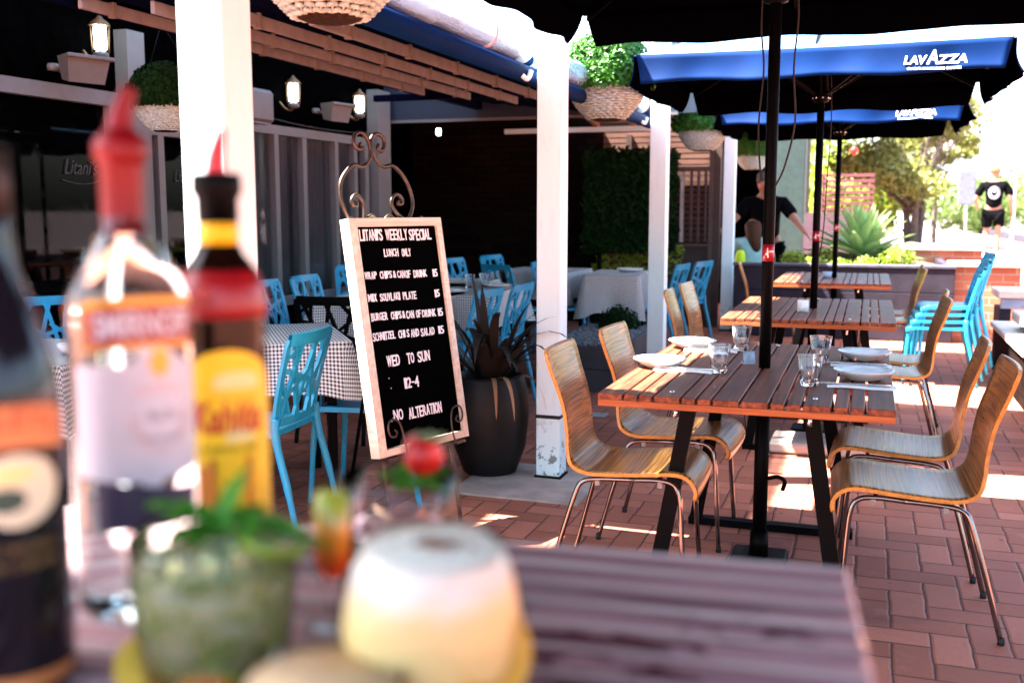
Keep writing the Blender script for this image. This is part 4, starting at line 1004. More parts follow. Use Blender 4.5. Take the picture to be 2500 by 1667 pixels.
for k, (x, y, l) in enumerate(((-2.78, 7.05, "left of two glasses on the checked cloth behind the dried flax"), (-2.72, 7.2, "right of two glasses on the checked cloth behind the dried flax"), (-2.85, 9.1, "glass on the checked cloth by the dark end wall"))):
    o = dup(g0, (x, y, .7412), k * .4, l, "clear tumblers on the checked tables")

# ---------------------------------------------------------------- drinks table in the foreground
FZ = 1.03
M['thin'] = thin_glass("thin_clear_glass")
ft = thing("bar_table", "high purple brown ribbed wooden table in the foreground under the bottles and cocktails", "table", (-.588, .449, 0), R(5.4))
fw = NT("weathered_ribbed_wood"); v = fw.co("Object", (3, 60, 60)); f = fw.noise(v, 1, 5, .6, .4); f2 = fw.noise(fw.co("Object", (9, 22, 9)), 1.0, 4, .6); xx, yy, zz = fw.sep(fw.co("Object"))
c = fw.mix(fw.ramp(f, .3, .7), (.215, .098, .108), (.43, .22, .24))
wet = fw.m('MULTIPLY', fw.ramp(f2, .47, .53), fw.m('MULTIPLY', fw.ramp(yy, .27, .20), fw.ramp(xx, .32, .38)))
c = fw.mix(fw.m('MULTIPLY', wet, .85), c, (.06, .004, .014)); fw.fin(c, fw.m('SUBTRACT', .5, fw.m('MULTIPLY', wet, .35)), 0, .45)
ridge_glint = wood("painted_ridge_glint", (.38, .25, .25), (.58, .44, .43), 0, 1.0, .45)  # light catching each ridge painted as a paler strip
for k in range(22):
    y = .328 - .0395 * k; b = MB(); b.box((0, y, FZ - .013), (1.24, .034, .024), bev=.006); b.box((0, y + .011, FZ - .001), (1.236, .007, .004), 1, bev=.0012); b.build("slat", [fw.mat, ridge_glint], ft)
for x in (-.5, 0, .5): b = MB(); b.box((x, -.09, FZ - .037), (.06, .82, .025)); b.build("batten", M['teak_rail'], ft)
for x in (-.5, .5):
    for y in (-.42, .24): b = MB(); b.box((x, y, (FZ - .05) / 2), (.05, .05, FZ - .05)); b.build("leg", M['black_metal'], ft)

def cyl_text(mb, txt, r, ang, w_, h, z, mi=0, shear=0, bold=.01, arc=0.0):
    vs, fs = text_geo(txt, w_, h, 0, shear, bold)
    mb.add([(r * math.cos(ang + (p.x - w_ / 2) / r), r * math.sin(ang + (p.x - w_ / 2) / r), z + p.y - h / 2 + arc * (1 - ((p.x - w_ / 2) / (w_ / 2)) ** 2)) for p in vs], fs, mi)
def cyl_patch(mb, r, ang, half, z0f, z1f, mi=0, n=28, nv=4):
    mb.grid(lambda u, v: (r * math.cos(ang + half * (2 * u - 1)), r * math.sin(ang + half * (2 * u - 1)), z0f(2 * u - 1) * (1 - v) + z1f(2 * u - 1) * v), n, nv, mi, True)
spirit = glass("clear_spirit_bottle", (.91, .97, .98), 0, 1.42)
amber = plain("dark_brown_bottle", (.007, .0025, .0015), .06, 0, .18)
darkb = plain("black_cream_bottle", (.006, .006, .010), (.12), 0, .35, Coat_Weight=.1)
lab_white = plain("white_label", (.52, .53, .60), .5, var=.04); gold = plain("gold_print", (.62, .33, .05), .4, .3); lab_orange = plain("orange_label", (.60, .20, .06), .5, var=.15)
lab_yellow = plain("yellow_label", (.92, .55, .006), .5, var=.1, ns=30); red_ink = plain("red_print", (.55, .05, .012), .5); grey_ink = plain("grey_ink", (.25, .25, .28), .6); pink_ink = plain("pale_pink_print", (.62, .42, .40), .6); pale_yellow = plain("pale_yellow_print", (.82, .66, .25), .5); cream = plain("cream_label", (.72, .66, .46), .5); green_ink = plain("green_print", (.02, .06, .04), .5); navy_ink = plain("navy_band", (.02, .02, .06), .5)

# clear spirit bottle
vb = thing("spirit_bottle", "tall clear spirit bottle with white label and red cap and pourer", "bottle", (-.500, .600, FZ))
MB().lathe([(.0, .004), (.03, .002), (.043, 0), (.0485, .006), (.0495, .02), (.0495, .222), (.0485, .230), (.045, .2375), (.034, .254), (.0235, .268), (.0185, .274), (.0165, .29), (.0165, .315), (.0, .315)], 48).build("bottle_glass", spirit, vb)
vb.scale = (.87, .87, 1)
aim = math.atan2(-.6, .49) + .18
r = .0502; b = MB()
cyl_patch(b, r, aim, 1.12, lambda s_: .102 + .004 * s_ * s_, lambda s_: .184 + (.012 if abs(s_ - .25) < .42 else 0) * math.cos((s_ - .25) / .42 * 1.57), 0)
cyl_patch(b, r - .0002, aim + .1, .16, lambda s_: .086 + .014 * abs(s_), lambda s_: .104, 0)
lab = b.build("label", lab_white, vb)
b = MB(); cyl_patch(b, r + .0001, aim + .1, 1.0, lambda s_: .196 - .003 * s_ * s_, lambda s_: .231 - .003 * s_ * s_, 1); cyl_patch(b, r + .0003, aim + .1, .97, lambda s_: .199 - .003 * s_ * s_, lambda s_: .225 - .003 * s_ * s_, 0)
cyl_text(b, "SMIRNOFF", r + .0006, aim + .1, .082, .018, .2105, 2, 0, .03, .002); b.build("band_label", [M['red'], gold, lab_white], vb)
b = MB(); b.grid(lambda u, v: ((r + .0005) * math.cos(aim + .28 + .17 * (u - .5) * 2), (r + .0005) * math.sin(aim + .28 + .17 * (u - .5) * 2), .185 + .010 * (2 * v - 1) * math.sqrt(max(0.02, 1 - (2 * u - 1) ** 2))), 14, 3, 0)
cyl_text(b, "VODKA", r + .0005, aim + .25, .04, .006, .164, 1, 0, .01, .004); cyl_text(b, "No.21", r + .0005, aim + .28, .022, .008, .148, 2, 0, .02)
for q in range(2):
    rr_ = .021 + .004 * q
    b.tube([((r + .0004) * math.cos(aim + .28 + rr_ / r * math.cos(a)), (r + .0004) * math.sin(aim + .28 + rr_ / r * math.cos(a)), .150 + rr_ * 1.15 * math.sin(a)) for a in [math.pi * (1.0 + k / 14) for k in range(15)]], .0007, 4, 1)
cyl_text(b, "TRIPLE DISTILLED", r + .0005, aim + .28, .036, .004, .132, 2); b.build("label_print", [gold, pink_ink, grey_ink], vb)
b = MB(); cyl_patch(b, r, aim + .1, .9, lambda s_: .068, lambda s_: .098 - .006 * s_, 0); b.build("lower_band", navy_ink, vb)
capm = plain("red_foil_cap", (.17, .003, .006), .4, .1, .3)
MB().lathe([(.0188, .272), (.0172, .28), (.0172, .318), (.0185, .323), (.0212, .326), (.0212, .336), (.0165, .341), (.011, .346), (.0, .346)], 32).build("cap", capm, vb)
b = MB(); b.tube(bez([(0, 0, .340), (.001, .001, .352), (.004, .003, .363), (.008, .006, .374)], 5), [.012, .012, .0115, .011, .0105, .010, .0095, .009, .0085, .008, .0075, .007, .0065, .006, .0055, .005], 12); b.build("pourer", capm, vb)

# coffee liqueur bottle
kb_ = thing("liqueur_bottle", "dark brown liqueur bottle with yellow arched label and red pourer spout", "bottle", (-.492, .700, FZ))
MB().lathe([(.0, 0), (.032, 0), (.0355, .006), (.0355, .2), (.0365, .215), (.0345, .228), (.028, .243), (.020, .253), (.0155, .262), (.0148, .275), (.0155, .30), (.0, .30)], 44).build("bottle_glass", amber, kb_)
aim = math.atan2(-.705, .477); r = .0362
b = MB(); cyl_patch(b, r, aim + .12, 1.15, lambda s_: .03, lambda s_: .145 + .036 * math.sqrt(max(0, 1 - s_ * s_)), 0, 30, 5); lab = b.build("label", lab_yellow, kb_)
b = MB(); cyl_text(b, "Kahlúa", r + .0006, aim + .1, .058, .026, .128, 0, .2, .03)
cyl_text(b, "LICOR DE CAFÉ", r + .0006, aim + .1, .045, .005, .103, 1); cyl_text(b, "ORIGINAL", r + .0006, aim + .1, .034, .006, .045, 1)
for s_ in (-1, 1): b.tube([((r + .0005) * math.cos(aim + .12 + .8 * s_ * .5), (r + .0005) * math.sin(aim + .12 + .8 * s_ * .5), z) for z in (.04, .06, .08, .095)], .003, 5, 2)
cyl_patch(b, r + .0004, aim + .35, .32, lambda s_: .108, lambda s_: .113 + .008 * math.sqrt(max(0, 1 - s_ * s_)), 3, 14, 2); cyl_patch(b, r + .0004, aim - .45, .2, lambda s_: .05, lambda s_: .075 + .015 * math.sqrt(max(0, 1 - s_ * s_)), 2, 12, 2)
cyl_patch(b, r + .0004, aim + .3, .5, lambda s_: .150, lambda s_: .158 + .006 * math.sqrt(max(0, 1 - s_ * s_)), 3, 14, 2)
b.build("label_print", [red_ink, M['black_plastic'], plain("orange_print", (.70, .22, .01), .5), pale_yellow], kb_)
MB().lathe([(.0369, .205), (.0372, .215), (.0352, .2285), (.0292, .2425)], 40).build("shoulder_foil", M['red'], kb_)
MB().lathe([(.0160, .262), (.0160, .279)], 32).build("neck_band", lab_yellow, kb_)
MB().lathe([(.0, .28), (.0162, .28), (.0162, .298), (.0195, .303), (.0195, .314), (.017, .318), (.0, .319)], 32).build("cap", M['black_plastic'], kb_)
b = MB(); b.tube(bez([(0, 0, .316), (.001, .0, .33), (.003, .002, .343), (.005, .003, .353)], 5), [.009 - .0004 * k for k in range(16)], 12); b.build("pourer", plain("red_pourer", (.55, .006, .01), .35), kb_)

# irish cream bottle at the left edge
bb = thing("cream_liqueur_bottle", "black cream liqueur bottle with orange and cream label cut off by the left edge", "bottle", (-.492, .470, FZ))
MB().lathe([(.0, 0), (.034, 0), (.0375, .006), (.0375, .175), (.0365, .19), (.031, .212), (.023, .236), (.0165, .255), (.0145, .275), (.0145, .31), (.0, .31)], 44).build("bottle_glass", darkb, bb)
MB().lathe([(.0155, .285), (.0155, .325), (.0, .326)], 28).build("cap", plain("bronze_cap", (.02, .012, .009), .5, .2), bb)
aim = math.atan2(-.476, .484); r = .0382; b = MB()
cyl_patch(b, r, aim, 1.15, lambda s_: .146 + .008 * math.sqrt(1 - s_ * s_ * .9), lambda s_: .168 + .010 * math.sqrt(1 - s_ * s_ * .9), 0)
b.grid(lambda u, v: (r * math.cos(aim + .25 + .66 * (2 * u - 1)), r * math.sin(aim + .25 + .66 * (2 * u - 1)), .128 + .0215 * (2 * v - 1) * math.sqrt(max(0.01, 1 - (2 * u - 1) ** 2))), 24, 5, 1)
lb_ = b.build("label", [lab_orange, cream], bb)
b = MB(); cyl_text(b, "BAILEYS", r + .0004, aim + .1, .066, .012, .163, 0, 0, .02, .008)
b.grid(lambda u, v: ((r + .0004) * math.cos(aim + .08 + .30 * (2 * u - 1)), (r + .0004) * math.sin(aim + .08 + .30 * (2 * u - 1)), .123 + .0075 * (2 * v - 1) * math.sqrt(max(0.01, 1 - (2 * u - 1) ** 2))), 12, 3, 1)
b.grid(lambda u, v: ((r + .0003) * math.cos(aim + .12 + .42 * (2 * u - 1)), (r + .0003) * math.sin(aim + .12 + .42 * (2 * u - 1)), .138 + .005 * (2 * v - 1) * math.sqrt(max(0.01, 1 - (2 * u - 1) ** 2))), 12, 3, 3)
cyl_text(b, "THE ORIGINAL", r + .0004, aim + .2, .05, .006, .094, 2); cyl_text(b, "IRISH CREAM", r + .0004, aim + .2, .046, .006, .084, 2)
b.build("label_print", [plain("brick_red_print", (.38, .05, .02), .5), green_ink, plain("dull_gold_print", (.16, .10, .03), .5), pale_yellow], bb)
b = MB(); cyl_patch(b, .0385, aim, 1.1, lambda s_: .008, lambda s_: .016, 0); b.build("foot_label", lab_orange, bb)

def shell(prof, th=.0022, n=40):
    """blown glass wall, thin enough to be one surface"""
    return MB().lathe([(.0, .0005)] + list(prof) + [(prof[-1][0] - .0012, prof[-1][1] + .0008), (prof[-1][0] - .0022, prof[-1][1] - .001)], n, cap=False)
def liquid(prof, ztop, mat, th=.0026, n=36):
    P = [(max(.001, r_ - th), z) for r_, z in prof if .007 < z < ztop]; return MB().lathe([(.0, .0075)] + P + [(P[-1][0], ztop), (.0, ztop)], n), mat
lime_rind = plain("lime_rind", (.22, .36, .02), .35, var=.2); lime_flesh = plain("lime_flesh", (.48, .58, .20), .3, var=.2, ns=60, Subsurface_Weight=.2); lemon = plain("lemon_flesh", (.80, .56, .06), .35, var=.15, Subsurface_Weight=.2)
ice = glass("ice", (.93, .97, .95), .12, 1.31)
def cube(mb, p, s_, rx, rz_): mb.box((0, 0, 0), (s_, s_, s_), 0, Matrix.Translation(p) @ Matrix.Rotation(rz_, 4, 'Z') @ Matrix.Rotation(rx, 4, 'X'), bev=s_ * .16)
def slice_(mb, p, rad, th, rot, mi_r=0, mi_f=1):
    T = Matrix.Translation(p) @ rot; mb.lathe([(rad * .99, -th / 2), (rad, -th / 4), (rad, th / 4), (rad * .99, th / 2)], 24, mi_r, M=T)
    for s_ in (-1, 1): mb.lathe([(0.0, s_ * th * .53), (rad * .93, s_ * th * .53)] if s_ < 0 else [(rad * .93, s_ * th * .53), (0, s_ * th * .53)], 24, mi_f, M=T)
def mintleaf(mb, p, dirv, L, wd, curl=.3):
    d = Vector(dirv).normalized(); s_ = d.cross(Vector((0, 0, 1)))
    s_ = (s_.normalized() if s_.length > .01 else Vector((1, 0, 0))); n_ = s_.cross(d)
    def fn(u, v): wv_ = wd * math.sin(min(1, v * 1.02) * math.pi) ** .75 * (1 + .06 * math.sin(v * 40)); return Vector(p) + d * L * v + s_ * (u - .5) * wv_ + n_ * (abs(u - .5) * wd * .5 - curl * L * v * v + .0015 * math.sin(v * 22))
    mb.grid(fn, 4, 10)
# mojito
mj = thing("mojito_glass", "short mojito tumbler with mint sprig, lime and ice at the front left", "cocktail", (-.372, .512, FZ))
prof = [(.036, 0), (.0415, .003), (.045, .02), (.049, .055), (.0505, .09), (.0495, .094)]
shell(prof).build("glass_body", M['thin'], mj)
lq = NT("mojito_liquid"); g = lq.n.new("ShaderNodeBsdfTransparent"); g.inputs[0].default_value = (.86, .92, .66, 1); dn = lq.noise(lq.co("Object"), 45, 3); lq.fin(lq.mix(lq.ramp(dn, .35, .65), (.30, .36, .12), (.52, .54, .36)), .2); mx = lq.n.new("ShaderNodeMixShader"); mx.inputs[0].default_value = .5; lq.l.new(g.outputs[0], mx.inputs[1]); lq.l.new(lq.p.outputs[0], mx.inputs[2]); lq.l.new(mx.outputs[0], lq.out.inputs[0])
b, m_ = liquid(prof, .078, lq.mat); b.build("drink", lq.mat, mj)
for p, s_, a, c_ in (((.012, -.012, .082), .028, .4, .3), ((-.018, .006, .080), .026, .2, 1.1), ((.01, .022, .083), .026, .7, .6), ((-.012, -.028, .08), .02, 1.0, .2)):
    b = MB(); cube(b, Vector(p), s_, a, c_); b.build("ice_cube", ice, mj)
for p_, r_, th_, mt_ in ((Vector((.030, .018, .090)), .024, .006, Matrix.Rotation(.35, 4, 'Y')), (Vector((-.041, -.012, .042)), .022, .005, Matrix.Rotation(.5, 4, 'Z') @ Matrix.Rotation(1.45, 4, 'Y')), (Vector((.018, .0, .016)), .022, .005, Matrix.Rotation(.2, 4, 'Y'))):
    b = MB(); slice_(b, p_, r_, th_, mt_, 0, 1); b.build("lime_slice", [lime_rind, lime_flesh], mj)
b = MB(); rn = random.Random(4)
for k in range(15):
    a = k * 2.4; mintleaf(b, (.006 * math.cos(a), .012 + .006 * math.sin(a), .088 + .0007 * k), (math.cos(a), math.sin(a), rn.uniform(-.05, .4)), rn.uniform(.020, .034), rn.uniform(.012, .020))
for dx, dy, dz, L in ((-.8, .25, .22, .08), (.85, .3, .08, .062), (.1, .3, 1, .040), (-.5, -.1, .3, .05), (.75, .1, .2, .05)): mintleaf(b, (0, .012, .092), (dx, dy, dz), L, .018)
b.tube([(0, .01, .03), (0, .012, .1)], .0018, 6); b.build("mint_sprig", M['mint'], mj)
b = MB(); slice_(b, Vector((0, 0, 0)), .019, .006, Matrix.Identity(4), 0, 1); o = b.build("lemon_slice", [plain("lemon_rind", (.75, .42, .01), .4), lemon], None, label="yellow lemon slice lying on the ribbed table beside the mojito", cat="lemon slice"); o.location = (-.409, .492, FZ + .012); o.rotation_euler = (.9, .5, .3)
# creamy cocktail
cc = thing("cream_cocktail", "rounded glass of creamy white cocktail with foam and cinnamon, front centre", "cocktail", (-.226, .512, FZ))
prof = [(.028, 0), (.038, .004), (.049, .020), (.0535, .042), (.0525, .064), (.047, .087), (.0405, .104)]
shell(prof, .0015).build("glass_body", M['thin'], cc)
mkt = NT("creamy_drink"); zf = mkt.m('ADD', mkt.sep(mkt.co("Object"))[2], mkt.m('MULTIPLY', mkt.noise(mkt.co("Object"), 40, 3), .03)); mk = mkt.fin(mkt.mix(mkt.ramp(zf, .082, .112), (.82, .64, .27), (.92, .90, .84)), .4, 0, .3); fm = plain("white_foam", (.97, .91, .78), .7, var=.05, ns=90, bump=.2)
b, _ = liquid(prof, .0905, mk, .0022); b.build("drink", mk, cc)
b = MB(); b.lathe([(.0, .088), (.0435, .0892), (.0388, .1005), (.03, .1015), (.0, .102)], 40); b.build("foam", fm, cc)
b = MB(); rn = random.Random(8)
for k in range(170):
    a = rn.uniform(0, 6.28); q = abs(rn.gauss(0, .0065)); x_, y_ = .004 + q * 1.3 * math.cos(a), .004 + q * math.sin(a); b.box((x_, y_, .1024 - .2 * (x_ * x_ + y_ * y_) + .0004), (.0016, .0016, .001), 0, rz=a)
b.build("cinnamon", plain("cinnamon", (.26, .10, .04), .9), cc)
b = MB(); slice_(b, Vector((.0425, -.015, .050)), .025, .006, Matrix.Rotation(-.5, 4, 'Z') @ Matrix.Rotation(1.35, 4, 'Y'), 0, 1); b.build("lemon_slice", [bpy.data.materials["lemon_rind"], lemon], cc)
# orange flute
fu = thing("orange_drink_flute", "slim flute of orange drink fading to green, left of the creamy cocktail", "cocktail", (-.341, .604, FZ))
prof = [(.019, 0), (.02, .003), (.004, .007), (.0035, .026), (.007, .032), (.0125, .045), (.0138, .065), (.0128, .1)]
MB().lathe([(.0, 0)] + prof + [(.0119, .1005)], 28, cap=False).build("glass_body", M['thin'], fu)
og = NT("layered_orange_drink"); x, y, z = og.sep(og.co("Object")); c = og.mix(og.ramp(z, .045, .068), (.90, .07, .004), (.90, .30, .01)); c = og.mix(og.ramp(z, .068, .092), c, (.55, .55, .05)); og.fin(c, .15, 0, .5)
MB().lathe([(.0, .0345), (.006, .038), (.0112, .0475), (.0123, .066), (.0116, .097), (.0, .097)], 24).build("drink", og.mat, fu)
# tall strawberry cocktail
ts = thing("strawberry_cocktail", "tall clear glass with strawberry and mint garnish behind the creamy cocktail", "cocktail", (-.338, .705, FZ))
prof = [(.033, 0), (.036, .004), (.042, .04), (.0465, .085)]
shell(prof).build("glass_body", M['thin'], ts)
lk = glass("pink_drink", (.97, .82, .80), 0.05, 1.33); b, _ = liquid(prof, .05, lk); b.build("drink", lk, ts)
b = MB(); sb = [(.0, -.022), (.006, -.018), (.012, -.008), (.0155, .002), (.014, .010), (.007, .014), (.0, .014)]
b.lathe(sb, 22, 0, M=Matrix.Translation((.018, .004, .102)) @ Matrix.Rotation(2.2, 4, 'Y') @ Matrix.Rotation(.6, 4, 'X')); st_ = plain("strawberry_flesh", (.50, .012, .012), .3, var=.3, ns=80, bump=.3, bs=250); b.build("strawberry", st_, ts)
b = MB(); rn = random.Random(14)
for k in range(8):
    a = k * .785; mintleaf(b, (.026, .004, .113), (math.cos(a) * .7 + .2, math.sin(a) * .7, .35), .014, .006)
b.build("strawberry_leaf", leafmat("pale_calyx", (.20, .28, .12), (.34, .42, .22)), ts)
b = MB()
for k in range(9):
    a = k * 2.3; mintleaf(b, (.010 + .004 * math.cos(a), .004 * math.sin(a), .080), (math.cos(a), math.sin(a), rn.uniform(0, .6)), rn.uniform(.018, .030), .014)
b.build("mint_sprig", M['mint'], ts)
# nearest creamy coffee cocktail, only its top in view
lt_ = thing("coffee_cocktail", "closest tumbler of pale coffee cocktail, only its beige top showing at the lower edge", "cocktail", (-.254, .437, FZ))
prof = [(.034, 0), (.037, .004), (.0415, .028), (.043, .0525)]
shell(prof, .0012).build("glass_body", M['thin'], lt_)
cf = plain("pale_coffee_cream", (.66, .45, .26), .45, var=.12, ns=60); b, _ = liquid(prof, .0520, cf); b.build("drink", cf, lt_)

# ---------------------------------------------------------------- garden bed, brick walls, terrace
bed = thing("raised_bed", "dark purple brown timber raised garden bed behind the farthest table", "planter", (-.25, 11, 0))
b = MB()
for k in range(3): b.box((-.26, 10.96, .125 + .243 * k), (2.14, .08, .24), bev=.006)
part("front_board", b, M['sleeper'], bed)
b = MB(); b.box((-.26, 10.98, .75), (2.16, .14, .03), bev=.004); part("capping", b, plain("grey_violet_capping", (.055, .05, .075), .7, bump=.2), bed)
b = MB(); b.box((.78, 12.4, .37), (.07, 2.8, .74)); b.box((-.26, 13.8, .37), (2.14, .07, .74)); part("side_board", b, M['sleeper'], bed)
b = MB(); b.grid(lambda u, v: (-1.05 + 1.8 * u, 11.05 + 2.7 * v, .66 + .08 * mnoise.noise((u * 5, v * 7, 1))), 24, 24); part("soil", b, M['soil'], bed)
ag = thing("agave_plant", "large pale green agave rosette in the raised garden bed", "agave", (-.10, 12.5, .66))
b = MB(); rn = random.Random(12)
for k in range(44):
    a = k * 2.39996; f = k / 44; el = .15 + 1.2 * (1 - f) ** 0.9 if False else .12 + 1.25 * f
    L = .72 - .18 * f; d = Vector((math.cos(a) * math.cos(el), math.sin(a) * math.cos(el), math.sin(el)))
    side = d.cross(Vector((0, 0, 1))).normalized(); nn = side.cross(d)
    def fn(u, v, d=d, side=side, nn=nn, L=L, a=a):
        wd = .115 * (.55 + 1.5 * v - 2.05 * v * v + .02) if v < .97 else .004
        wd = max(.002, .12 * (math.sin(min(1, (v + .22) / 1.22) * math.pi) ** .8))
        return Vector((0, 0, .08 + .12 * f)) + d * L * v + side * (u - .5) * wd + nn * (abs(u - .5) * wd * .6 - .10 * v * v * L * (1 - f))
    b.grid(fn, 4, 10, 0, True)
b.build("leaves", M['agave_leaf'], ag); MB().lathe([(.09, -.02), (.08, .1), (.05, .3), (.02, .4)], 14).build("stem", M['bark'], ag)
def shrub(name, x, y, z, r, h, n, size, mk, label, group=None, seed=0):
    b = MB(); rn = random.Random(seed); pts = []
    for k in range(n):
        v = Vector((rn.gauss(0, 1), rn.gauss(0, 1), rn.gauss(0, 1))).normalized(); q = rn.uniform(.35, 1) ** .5 * (1 + .25 * mnoise.noise(v * 2.2 + Vector((seed, 0, 0)))); pts.append((Vector((v.x * r * q, v.y * r * q, h * .5 + v.z * h * .5 * q)), v))
    leafcards(b, pts, size, seed=seed)
    for k in range(5): a = k * 1.26; b.tube([(0, 0, 0), (r * .4 * math.cos(a), r * .4 * math.sin(a), h * .5)], .008, 5, 1)
    o = b.build(name, [M[mk], M['bark']], None, label=label, cat="shrub", group=group); o.location = (x, y, z); return o
for k, (x, y, r, h, n, l) in enumerate(((-.78, 11.5, .14, .22, 260, "small lime green bedding plant beside the nearest parasol pole"), (-.52, 11.25, .13, .16, 220, "low lime bedding plant left of the agave base"),
    (-.28, 11.3, .12, .14, 200, "low lime bedding plant between the two far parasol poles"), (-.02, 11.25, .13, .17, 220, "low lime bedding plant directly below the agave"), (.30, 11.6, .19, .26, 420, "bright yellow green bedding plant right of the agave"), (.20, 12.2, .14, .24, 260, "mid green bedding plant right behind the agave"), (-.5, 12.3, .18, .24, 320, "yellow flowering bedding plant left of the agave"))):
    shrub("bedding_plant", x, y, .67, r, h, n, .05, 'lime_leaf' if k != 5 else 'box_leaf', l, "bedding plants in the raised bed", k + 30)
# low brick walls and benches on the sunny right
def brickwall(name, x, y, z, dx, dy, dz, label, cap=.05, over=.03, mk='brick_red', cat="brick wall"):
    t = thing(name, label, cat, (x, y, z)); b = MB(); b.box((x, y, z + (dz - cap) / 2), (dx, dy, dz - cap)); part("brickwork", b, M[mk], t)
    b = MB(); b.box((x, y, z + dz - cap / 2), (dx + 2 * over, dy + 2 * over, cap), bev=.008); part("capping", b, M['stone'], t); return t
brickwall("low_brick_wall", 1.10, 11.2, 0, .62, .3, .80, "red brick pier with pale capping behind the stacked turquoise chairs")
brickwall("low_brick_wall", .86, 13.4, 0, .80, .4, .90, "far low red brick wall with sunlit capping below the walking man", .07)
brickwall("brick_step", 1.35, 15.2, 0, 2.4, 1.2, .40, "broad brick step leading up to the street under the walking man", .06, cat="step")
brickwall("low_brick_wall", .92, 17.0, .36, .9, .35, .42, "short red brick planter wall in front of the street tree", .06)
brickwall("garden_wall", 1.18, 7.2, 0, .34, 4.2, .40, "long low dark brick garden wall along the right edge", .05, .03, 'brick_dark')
bn = thing("stone_bench", "sunlit pale stone bench beside the stacked turquoise chairs", "bench", (1.55, 9.8, 0))
b = MB(); b.box((1.55, 9.8, .60), (1.0, .5, .07), bev=.01); part("seat_slab", b, M['stone'], bn)
b = MB(); b.box((1.55, 9.6, .52), (.94, .06, .08)); part("apron", b, plain("blue_grey_steel", (.25, .30, .4), .5), bn)
for x in (1.12, 1.95): b = MB(); b.box((x, 9.8, .24), (.09, .42, .48)); part("leg", b, M['sleeper'], bn)
bs = thing("stone_table", "white stone slab bench in front of the low garden wall at the right edge", "bench", (1.45, 8.6, 0))
b = MB(); b.box((1.50, 8.55, .50), (.85, .5, .08), bev=.01); part("slab", b, M['stone'], bs)
for x in (1.17, 1.85): b = MB(); b.box((x, 8.55, .23), (.08, .4, .46)); part("leg", b, M['stone'], bs)
o = MB(); o.box((0, 0, .035), (.07, .07, .07), bev=.004); o.lathe([(.02, .07), (.03, .1), (.0, .11)], 8); cbx = o.build("succulent_pot", [M['china']], None, label="tiny white square pot on the garden wall at the right edge", cat="plant pot"); cbx.location = (1.12, 7.35, .40)

# ---------------------------------------------------------------- people
def skinmesh(name, nodes, edges, mat, parent, sub=2, root=0):
    """one continuous surface grown round a skeleton: nodes = [(x,y,z,r)]"""
    me = bpy.data.meshes.new(name); me.from_pydata([n_[:3] for n_ in nodes], edges, []); o = bpy.data.objects.new(name, me); COL.objects.link(o)
    md = o.modifiers.new("skin", 'SKIN'); md.use_smooth_shade = True; sv = me.skin_vertices[0].data
    for k, n_ in enumerate(nodes):
        rr = n_[3]; sv[k].radius = rr if isinstance(rr, tuple) else (rr, rr); sv[k].use_root = (k == root)
    s_ = o.modifiers.new("sub", 'SUBSURF'); s_.levels = sub; s_.render_levels = sub
    dg = bpy.context.evaluated_depsgraph_get(); dg.update(); m2 = bpy.data.meshes.new_from_object(o.evaluated_get(dg)); m2.name = name
    bpy.data.objects.remove(o); m2.materials.clear(); m2.materials.append(mat); m2.polygons.foreach_set("use_smooth", [True] * len(m2.polygons))
    return link(name, m2, parent)
def limb(nodes, edges, start, pts):
    p = start
    for q in pts: nodes.append(q); edges.append((p, len(nodes) - 1)); p = len(nodes) - 1
    return p
def hand(nodes, edges, wrist, pos, dirv, side, k=1.0):
    d = Vector(dirv).normalized(); s_ = Vector(side).normalized(); P_ = Vector(pos)
    pal = P_ + d * .055 * k; nodes.append((*pal, .024)); edges.append((wrist, len(nodes) - 1)); pi = len(nodes) - 1
    for f, (o_, L) in enumerate(((-.028, .062), (-.010, .074), (.010, .07), (.027, .054))):
        q = pal + d * .03 + s_ * o_; limb(nodes, edges, pi, [(*q, .010), (*(q + d * L * .55), .0085), (*(q + d * L), .007)])
    q = P_ + d * .03 - s_ * .035; limb(nodes, edges, pi, [(*q, .011), (*(q + d * .035 - s_ * .012), .009), (*(q + d * .055 - s_ * .012), .0075)])
# walking man, back to the camera
man = thing("person", "walking person seen from behind in black T-shirt with round white print and black shorts", "person", (2.28, 22.3, .36), R(-6))
N_ = [(0, 0, .97, .125), (0, 0, 1.12, .12), (0, -.005, 1.3, .145), (0, .0, 1.43, .12), (0, .01, 1.52, .058), (0, .02, 1.60, .075), (0, .02, 1.70, .092), (0, .02, 1.77, .07)]
E_ = [(k, k + 1) for k in range(7)]
for s_, el, wr, hd in ((-1, (-.33, -.02, 1.14), (-.31, .20, 1.02), (.2, .8, -.3)), (1, (.30, -.06, 1.12), (.335, .03, .88), (0, .25, -1))):
    e = limb(N_, E_, 3, [(s_ * .17, 0, 1.42, .068), (el[0] * .85, el[1], 1.27, .055), (*el, .045), (*wr, .03)]); hand(N_, E_, e, wr, hd, (0, 1, 0) if s_ > 0 else (0, 0, 1))
for s_, kn, an in ((-1, (-.105, .10, .52), (-.10, -.06, .10)), (1, (.105, .02, .50), (.11, -.02, .085))):
    e = limb(N_, E_, 0, [(s_ * .10, 0, .88, .098), (kn[0], kn[1] * .6, .7, .082), (*kn, .058), (kn[0], kn[1] * .3 - .03, .36, .058), (*an, .038), (an[0], an[1] + .0, .045, .04), (an[0] + s_ * .015, an[1] + .12, .035, .038), (an[0] + s_ * .02, an[1] + .18, .03, .028)])
limb(N_, E_, 6, [(.0, .115, 1.675, .016)]); limb(N_, E_, 6, [(.092, .02, 1.68, .02)]); limb(N_, E_, 6, [(-.092, .02, 1.68, .02)])
skinmesh("body", N_, E_, M['skin'], man)
